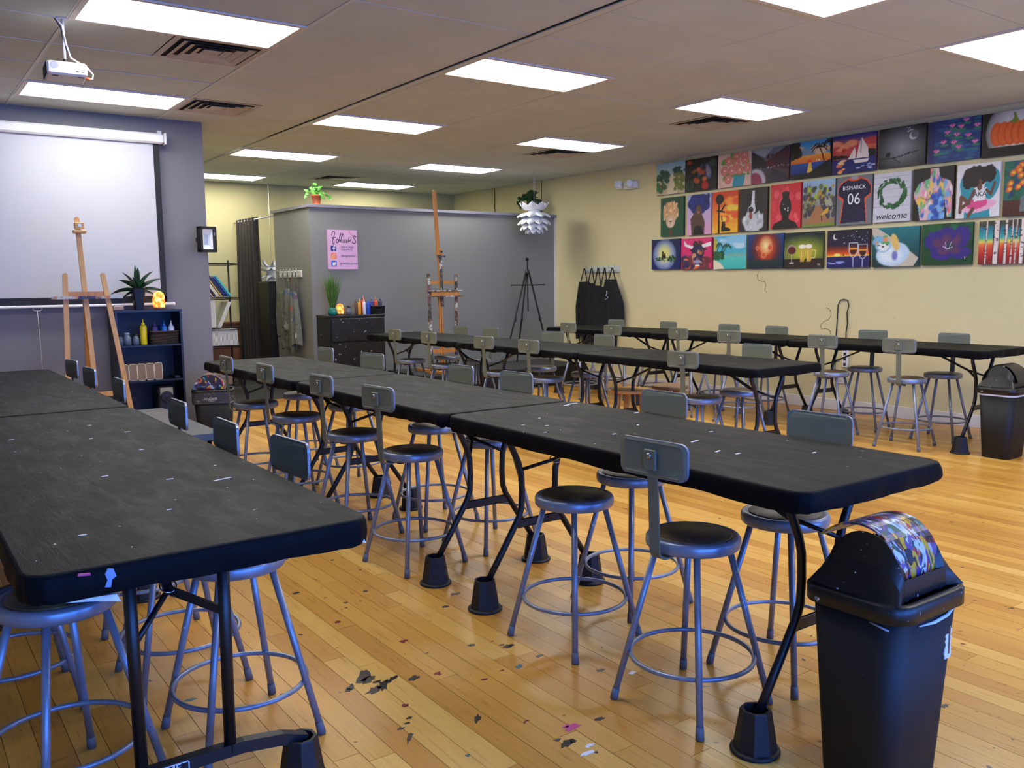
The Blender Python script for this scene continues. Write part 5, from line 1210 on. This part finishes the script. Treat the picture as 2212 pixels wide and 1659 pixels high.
def a_torso():
    A = Art(*PS, (12, 10, 14)); cs = [(236, 120, 90), (240, 200, 90), (120, 180, 220), (60, 110, 190), (230, 150, 180), (110, 190, 130), (245, 230, 220), (190, 90, 150)]
    A.poly([(.18, 0), (.8, 0), (.78, .4), (.86, .04), (.96, .04), (.97, .6), (.9, .72), (.66, .8), (.62, .98), (.42, .98), (.42, .8), (.14, .72), (.02, .55), (.02, .45), (.12, .3), (.18, .04), (.22, .4)], (225, 190, 190)); m = A.c.copy(); mask = (np.abs(m-np.array((12, 10, 14))).sum(2) > 60)
    A.blobs(90, .02, .98, 0, 1, .085, cs, .6).blobs(30, .05, .95, 0, .9, .05, cs, .4).line([(.5, 0), (.5, .6)], (60, 60, 130), .006).line([(.2, .45), (.35, .38), (.48, .45), (.62, .38), (.78, .45)], (120, 60, 110), .006).blobs(26, .46, .8, 0, .45, .06, [(60, 110, 200), (120, 180, 230), (40, 80, 170)]); A.c = np.where(mask[..., None], A.c, np.array((12., 10, 14))); return A
def a_fairy():
    A = Art(74, 90, (228, 226, 226)); T = (40, 150, 165); S = (110, 72, 56)
    A.ell(.25, .55, .16, .26, T, .06, .3).ell(.82, .6, .16, .28, T, .06, -.3).poly([(.2, 0), (.8, 0), (.78, .2), (.2, .2)], T).ell(.55, .2, .38, .1, (240, 180, 205), .1, .15, .04).ell(.5, .26, .24, .1, (226, 80, 140), .08, .15, .05).poly([(.42, .3), (.68, .32), (.7, .55), (.6, .52), (.5, .53), (.42, .56)], Wt).line([(.42, .5), (.3, .3), (.14, .2)], S, .035).line([(.7, .5), (.8, .42), (.88, .62)], S, .03).line([(.4, .16), (.3, .04)], S, .04).line([(.3, .28), (.12, .40), (.1, .12)], S, .04).ell(.54, .6, .06, .1, S, .1)
    A.ell(.46, .78, .33, .18, (44, 30, 28), .06, wob=.05).ell(.26, .66, .12, .12, (44, 30, 28), .1, wob=.05).ell(.76, .8, .14, .16, (44, 30, 28), .1, wob=.05).ell(.53, .62, .07, .09, S, .1).ell(.42, .66, .1, .1, (44, 30, 28), .1); return A
def a_tulips():
    A = Art(*PS, (26, 70, 130), (40, 90, 110)); A.blobs(50, 0, 1, .3, 1, .08, [(30, 90, 60), (20, 60, 120), (40, 110, 90)]).grad([(0, (70, 36, 30)), (1, (84, 44, 34))], 0, .28)
    for i in range(18): x, y = A.rs.uniform(.1, .95), A.rs.uniform(.45, .92); A.ell(x, y, .075, .055, (226, 100, 40), .2, .6).ell(x+.01, y, .04, .03, (245, 190, 70), .4)
    A.poly([(.35, .08), (.65, .08), (.62, .35), (.38, .35)], (110, 120, 120)); return A
def a_cats():
    A = Art(*LS, (20, 30, 100), (14, 24, 70)); A.glow(.46, .48, .42, .52, (225, 240, 250), .35, .95).glow(.46, .52, .25, .34, (235, 220, 90), .5, .9).blobs(16, .15, .4, .3, .4, .025, [(60, 110, 40), (30, 70, 30)]).blobs(18, .6, .85, .25, .45, .03, [(50, 100, 40), (30, 80, 30)]).line([(.15, .38), (.85, .38)], K, .008).ell(.40, .46, .035, .09, K, .15).ell(.40, .56, .035, .045, K, .15).ell(.47, .42, .04, .07, K, .15).ell(.475, .5, .03, .04, K, .15).line([(.42, .38), (.44, .26), (.5, .3)], K, .01); return A
def a_bull():
    A = Art(*LS, (216, 44, 110)); A.poly([(0, 0), (.95, 0), (.8, .4), (.3, .45), (.05, .3)], (120, 50, 60)).blobs(26, 0, .9, 0, .35, .08, [(180, 80, 50), (60, 40, 80), (220, 110, 60), (110, 40, 50)]).poly([(.4, .8), (.72, .8), (.76, .5), (.62, .1), (.46, .1), (.36, .5)], (44, 32, 60)).blobs(20, .4, .72, .2, .75, .05, [(190, 110, 60), (40, 40, 90), (90, 50, 50), (210, 150, 110)]).poly([(.1, .92), (.12, .76), (.35, .66), (.42, .74), (.2, .8)], Wt).poly([(.98, .86), (.98, .74), (.72, .68), (.68, .78), (.9, .84)], Wt).poly([(.25, .6), (.4, .68), (.4, .56)], (50, 34, 50)).poly([(.88, .62), (.72, .7), (.72, .58)], (50, 34, 50)).blobs(10, .42, .66, .78, .9, .04, [(50, 36, 40), (90, 50, 40)]).ell(.54, .24, .12, .06, (160, 150, 190), .2).ell(.54, .12, .08, .03, Wt, .3); return A
def a_beach():
    A = Art(*LS, (60, 180, 180), (90, 180, 220)); A.blobs(14, .2, 1, .6, .95, .07, [(190, 220, 235), (140, 200, 230)], 2.2).grad([(0, (60, 190, 180)), (1, (90, 200, 190))], 0, .42).ell(.7, .42, .38, .05, (120, 180, 170), .3).poly([(0, 0), (.35, 0), (.2, .2), (0, .28)], (236, 222, 190)).blobs(24, 0, .3, .3, .5, .05, [(30, 90, 50), (50, 110, 50), (20, 70, 50)]).ell(.02, .75, .1, .2, (190, 180, 70), .4); palm(A, .27, .42, .26, .14, (20, 80, 60), .15); palm(A, .1, .5, .24, .08, (30, 90, 60), .1); return A
def a_glow():
    A = Art(*LS, (10, 30, 60), (20, 60, 130)); A.glow(.52, .6, .42, .6, (150, 20, 10), .35, .98).glow(.52, .6, .3, .42, (240, 90, 20), .6).glow(.52, .66, .2, .3, (255, 240, 170), .6).grad([(0, (8, 30, 40)), (1, (16, 50, 50))], 0, .24)
    for x, y, r in ((.28, .6, .05), (.64, .6, .07), (.46, .38, .07)): A.ell(x, y, r, r*1.3, (240, 160, 110), .15).ell(x, y, r*.8, r*1.05, (220, 90, 50), .2)
    return A
def a_beers():
    A = Art(*LS, (20, 40, 40), (16, 34, 40)); A.glow(.5, .45, .8, .5, (220, 225, 40), .8, .95).grad([(0, (50, 26, 20)), (1, (40, 22, 18))], 0, .26).ell(.2, .52, .12, .14, (170, 150, 140), .1).ell(.2, .5, .10, .11, (90, 14, 20), .1).line([(.2, .4), (.2, .17)], (200, 200, 180), .008).ell(.2, .15, .07, .02, (190, 190, 180), .3)
    for x in (.47, .64): A.poly([(x-.07, .56), (x+.08, .56), (x+.06, .18), (x-.05, .18)], (210, 170, 60)).ell(x, .6, .09, .06, (245, 240, 220), .2).line([(x-.02, .5), (x-.02, .25)], (240, 220, 140), .008)
    A.line([(.72, .5), (.82, .48), (.8, .28), (.71, .28)], (220, 200, 130), .012); return A
def a_glasses():
    A = Art(*LS, (20, 24, 90), (20, 10, 34)); A.grad([(0, (16, 20, 90)), (1, (30, 24, 90))], 0, .3).grad([(0, (245, 190, 40)), (.25, (225, 80, 20)), (1, (40, 14, 40))], .3, .6).ell(.25, .34, .08, .04, (250, 240, 130), .5).ell(.2, .82, .06, .08, (230, 230, 220), .15).ell(.23, .84, .055, .075, (20, 10, 34), .15).blobs(24, .3, .98, .62, .95, .008, [(200, 200, 220)]).blobs(4, .05, .35, .1, .2, .02, [(150, 160, 220)], 4).poly([(.38, .31), (.42, .31), (.4, .4)], K)
    for x, y in ((.63, .62), (.85, .58)): A.line([(x-.1, y+.02), (x-.1, y-.2), (x-.05, y-.33), (x, y-.36), (x+.05, y-.33), (x+.1, y-.2), (x+.1, y+.02), (x-.1, y+.02)], (210, 214, 225), .008).line([(x, y-.36), (x, 0)], (210, 214, 225), .008).ell(x, y-.2, .07, .08, (60, 20, 16), .2).line([(x-.07, y-.13), (x+.07, y-.13)], (245, 160, 40), .02)
    return A
def a_bird():
    A = Art(*LS, (14, 50, 50), (20, 120, 130)); A.poly([(.4, 0), (.9, 0), (1, .2), (.6, .6), (.1, 1), (0, 1), (0, .85)], (200, 190, 170)).ell(.45, .32, .36, .3, (190, 215, 235), .1, .3).ell(.4, .3, .25, .2, (225, 235, 240), .5).ell(.24, .55, .17, .18, (150, 190, 215), .15).ell(.25, .53, .12, .13, (232, 234, 232), .2).blobs(14, .04, .34, .6, .78, .05, [(90, 170, 90), (225, 150, 110), (120, 180, 215)]).ell(.5, .62, .08, .22, (226, 190, 110), .2, .25).ell(.24, .52, .025, .02, K, .2).line([(.13, .56), (.19, .54)], K, .01).line([(.3, .58), (.35, .55)], K, .01).ell(.5, .28, .06, .12, (120, 120, 190), .6).grad([(0, (10, 44, 50)), (1, (12, 48, 54))], 0, .2, 0, .1); return A
def a_flower():
    A = Art(*LS, (12, 66, 34), (14, 84, 50)); A.blobs(40, 0, 1, 0, 1, .08, [(16, 90, 40), (10, 60, 40), (20, 100, 80)])
    for x, y, rx, ry, r in ((.3, .58, .24, .24, .2), (.78, .66, .18, .26, -.2), (.5, .72, .18, .18, 0), (.4, .26, .22, .15, -.2), (.78, .28, .2, .14, .2)):
        A.ell(x, y, rx, ry, (52, 34, 126), .12, r, .05).ell(x+(.5-x)*.35, y+(.45-y)*.35, rx*.55, ry*.55, (92, 50, 90), .7, r)
    A.line([(.44, .45), (.52, .38), (.62, .42)], (220, 190, 220), .01).line([(.5, .38), (.48, .55)], (220, 190, 220), .006).line([(.55, .38), (.6, .55)], (220, 190, 220), .006); return A
def a_birches():
    A = Art(*LS, (130, 20, 30)); A.grad([(0, (120, 16, 26)), (.25, (190, 40, 40)), (.45, (230, 110, 60)), (.52, (235, 220, 90)), (.62, (60, 170, 170)), (.85, (30, 110, 130)), (1, (60, 60, 50))]).blobs(24, 0, 1, .88, 1, .05, [(60, 60, 46), (80, 80, 60)])
    for x, w_ in ((.12, .012), (.29, .05), (.45, .025), (.55, .012), (.62, .014), (.72, .04), (.86, .015), (.95, .03)):
        A.line([(x, 0), (x+.02, 1)], (60, 30, 30), w_*1.15).line([(x, 0), (x+.02, 1)], (228, 214, 204), w_*.8).blobs(8, x-w_*.6, x+w_*.6, .05, .95, .012, [(70, 50, 50)], 1.5)
    return A
ARTS = [('dunes',8.450,7.938,2.534,2.940,'beach dune path with green shrubs',a_dunes),('mussels',7.935,7.416,2.531,2.936,'dark still life with mussels and lobster red',a_mussels),
('roses',7.410,6.898,2.532,2.929,'pink roses in a teal vase',a_roses),('road',6.891,6.370,2.534,2.930,'dark mountain road with crimson slopes',a_road),('palms',6.354,5.836,2.530,2.934,'orange sunset with black palm silhouettes',a_palms),
('sail',5.823,5.306,2.529,2.933,'white sailboat under a red evening sky',a_sail),('moonbirds',5.289,4.778,2.532,2.933,'two birds on a branch before a grey moon',a_moonbirds),('lilies',4.764,4.250,2.528,2.925,'pink water lilies on blue water',a_lilies),
('pumpkin',4.242,3.741,2.519,2.921,'orange pumpkin before a white moon',a_pumpkin),('alpaca',8.370,7.955,2.000,2.501,'shaggy tan animal on a green ground',a_alpaca),('woman',7.905,7.500,1.993,2.498,'woman with large blue hair on pink',a_woman),
('cross',7.486,7.080,1.996,2.498,'black helmet and boots silhouette on orange sky',a_cross),('dog',7.071,6.653,1.995,2.498,'black and white dog portrait',a_dog),('vase',6.614,6.201,1.999,2.504,'black shape on a red ground',a_vase),
('garden',6.186,5.768,1.997,2.504,'garden path with a yellow bench',a_garden),('jersey',5.758,5.337,1.991,2.505,'navy sports jersey numbered 06 on grey',a_jersey),('wreath',5.326,4.913,1.996,2.492,'green wreath and the word welcome on white boards',a_wreath),
('torso',4.897,4.480,1.988,2.498,'rainbow coloured male torso on black',a_torso),('fairy',4.464,4.053,1.982,2.485,'seated girl in pink tutu with teal wings',a_fairy),('tulips',4.031,3.609,1.975,2.472,'orange tulips in a glass jar',a_tulips),
('cats',8.531,8.013,1.576,1.971,'two black cats before a yellow moon',a_cats),('bull',8.001,7.480,1.566,1.963,'longhorn bull head on hot pink',a_bull),('beach',7.459,6.947,1.560,1.965,'turquoise lagoon beach with palms',a_beach),
('glow',6.937,6.417,1.557,1.960,'glowing orange light in dark blue',a_glow),('beers',6.415,5.897,1.550,1.954,'wine glass and two beer mugs',a_beers),('glasses',5.858,5.343,1.546,1.951,'two wine glasses before a night sunset',a_glasses),
('bird',5.324,4.806,1.544,1.948,'pale blue furry animal hugging a branch',a_bird),('flower',4.789,4.281,1.551,1.954,'large purple flower on green',a_flower),('birches',4.233,3.691,1.547,1.950,'birch trunks before a rainbow sunset',a_birches)]
def canvas_mesh(name, A, w_, h_, dep, side):
    """front face is a fine coloured grid in local x (width) z (height) facing -y, plus sides"""
    nx, ny = A.W, A.H; X, Z = np.meshgrid(np.linspace(-w_/2, w_/2, nx), np.linspace(-h_/2, h_/2, ny))
    v = np.stack([X, np.zeros_like(X), Z], -1).reshape(-1, 3)
    idx = np.arange(nx*ny).reshape(ny, nx); f = np.stack([idx[:-1, :-1], idx[:-1, 1:], idx[1:, 1:], idx[1:, :-1]], -1).reshape(-1, 4).tolist()
    n0 = len(v); e = 1e-4
    bx = [(-w_/2, e, -h_/2), (w_/2, e, -h_/2), (w_/2, e, h_/2), (-w_/2, e, h_/2), (-w_/2, dep, -h_/2), (w_/2, dep, -h_/2), (w_/2, dep, h_/2), (-w_/2, dep, h_/2)]
    f += [[n0+i for i in q] for q in ((0, 4, 5, 1), (1, 5, 6, 2), (2, 6, 7, 3), (3, 7, 4, 0), (4, 7, 6, 5))]
    me = bpy.data.meshes.new(name); me.from_pydata(v.tolist()+bx, [], f)
    col = np.clip(A.c.reshape(-1, 3), 0, 255)/255.; col = np.where(col <= .04045, col/12.92, ((col+.055)/1.055)**2.4)
    sd = np.array(s2l(side)); allc = np.vstack([col, np.tile(sd, (8, 1))]); a = me.attributes.new('Col', 'FLOAT_COLOR', 'POINT')
    a.data.foreach_set('color', np.hstack([allc, np.ones((len(allc), 1))]).astype('f').ravel()); me.materials.append(M['art']); return me
FX = Matrix(((0, 0, -1, 0), (-1, 0, 0, 0), (0, 1, 0, 0), (0, 0, 0, 1)))   # text plane facing -x, reading toward -y
for nm, y0, y1, z0, z1, desc, fn in ARTS:
    A = fn(); A.noise(5); w_, h_ = y0-y1-.012, z1-z0-.008
    rn_ = ['bottom', 'middle', 'top'][0 if z0 < 1.8 else 1 if z0 < 2.3 else 2]
    edge = tuple(A.c[:, :2].mean((0, 1)))
    o = bpy.data.objects.new('painting', canvas_mesh('painting', A, w_, h_, .032, edge)); COL.objects.link(o)
    o.location = (XR-.036, (y0+y1)/2, (z0+z1)/2); o.rotation_euler = (0, 0, -PI/2)
    tag(o, 'canvas painting of '+desc+', '+rn_+' row', 'painting', 'canvas paintings on the beige wall')
    def T(body, size, mat, dx, dz, sx=1, shear=0, o=o): text(body, size, mat, o, Matrix.Translation((dx, -.0015, dz)) @ FACE_Y, ext=.0003, sx=sx, shear=shear)
    if nm == 'jersey': T('BISMARCK', .058, M['p_white'], 0, .13, 1.0); T('06', .165, M['p_white'], .0, .01, .95)
    if nm == 'wreath': T('welcome', .088, M['b_black'], .0, -.19, 1.05, .2)
    if nm == 'fairy': T('AKA', .062, M['b_black'], .022, -.035)
    if nm == 'beers': T('TM', .03, M['p_white'], .205, -.165)
    if nm == 'flower': T('T', .035, M['p_white'], .185, -.14)
# ------------------------------------------------------------------ pink sign on the partition
S = Art(100, 124, (222, 178, 216)); S.noise(2)
S.ell(.97, 1.0, .25, .17, (214, 130, 170), .06).ell(.97, 1.0, .22, .145, (222, 178, 216), .06)
def rsq(cx, cy, hw, hh, col):
    S.poly([(cx-hw+.02, cy-hh), (cx+hw-.02, cy-hh), (cx+hw, cy-hh+.015), (cx+hw, cy+hh-.015), (cx+hw-.02, cy+hh), (cx-hw+.02, cy+hh), (cx-hw, cy+hh-.015), (cx-hw, cy-hh+.015)], col)
rsq(.18, .53, .09, .072, (22, 30, 130)); S.line([(.235, .585), (.205, .59), (.19, .57), (.19, .465)], Wt, .018).line([(.15, .535), (.23, .535)], Wt, .013)
rsq(.18, .345, .09, .072, (235, 125, 110)); S.glow(.15, .31, .12, .1, (245, 170, 80), 1).ell(.18, .345, .05, .04, (245, 200, 180), .1).ell(.18, .345, .036, .03, (236, 130, 100), .1).ell(.225, .385, .012, .01, Wt, .1)
rsq(.18, .14, .09, .072, (34, 90, 190)); S.ell(.18, .13, .055, .038, Wt, .1, .3).poly([(.12, .19), (.2, .15), (.16, .1)], Wt).ell(.215, .165, .026, .022, Wt, .1).poly([(.23, .17), (.26, .18), (.235, .15)], Wt)
ink = (50, 30, 60)
for pts, w_ in (([(.13, .86), (.16, .95), (.22, .97), (.24, .93), (.20, .82), (.15, .72), (.17, .64), (.21, .66), (.2, .76), (.15, .80)], .010), ([(.13, .79), (.27, .81)], .009), ([(.33, .77), (.28, .75), (.27, .70), (.31, .67), (.35, .70), (.34, .76), (.33, .77)], .010), ([(.36, .71), (.43, .87), (.45, .90), (.43, .92), (.40, .84), (.38, .72), (.41, .68)], .009), ([(.42, .71), (.50, .87), (.52, .89), (.50, .91), (.46, .82), (.44, .72), (.47, .68)], .009), ([(.55, .76), (.51, .74), (.51, .69), (.55, .68), (.57, .72), (.55, .76)], .009), ([(.60, .76), (.58, .70), (.62, .68), (.64, .75), (.65, .69), (.69, .70), (.70, .77)], .009), ([(.72, .82), (.71, .74), (.75, .71), (.79, .76), (.80, .83)], .009), ([(.96, .83), (.91, .86), (.86, .82), (.92, .76), (.96, .71), (.91, .66), (.83, .68), (.84, .71)], .011)):
    S.line(pts, ink, w_)
so = bpy.data.objects.new('sign_canvas', canvas_mesh('sign_canvas', S, .405, .50, .03, (214, 168, 208))); COL.objects.link(so); so.location = (4.932, YP-.032, 1.874)
tag(so, 'pink canvas sign with handwritten follow us and three social media icons', 'sign')
for body, sz, dx, dz in (('Wine & Design', .034, .06, .035), ('Greenville SC', .034, .055, .004), ('@whdgreenvillesc', .034, .075, -.078), ('@WHDGreenvilleSC', .036, .085, -.178)):
    text(body, sz, M['p_purple'], so, Matrix.Translation((dx, -.0012, dz)) @ FACE_Y, ext=.0002, sx=.85, shear=.1)
# text curves become plain meshes
dg = bpy.context.evaluated_depsgraph_get()
for o in [o for o in bpy.data.objects if o.type == 'FONT']:
    me = bpy.data.meshes.new_from_object(o.evaluated_get(dg)); n_ = bpy.data.objects.new('lettering', me); COL.objects.link(n_)
    n_.parent = o.parent; n_.matrix_local = o.matrix_local.copy(); bpy.data.objects.remove(o)
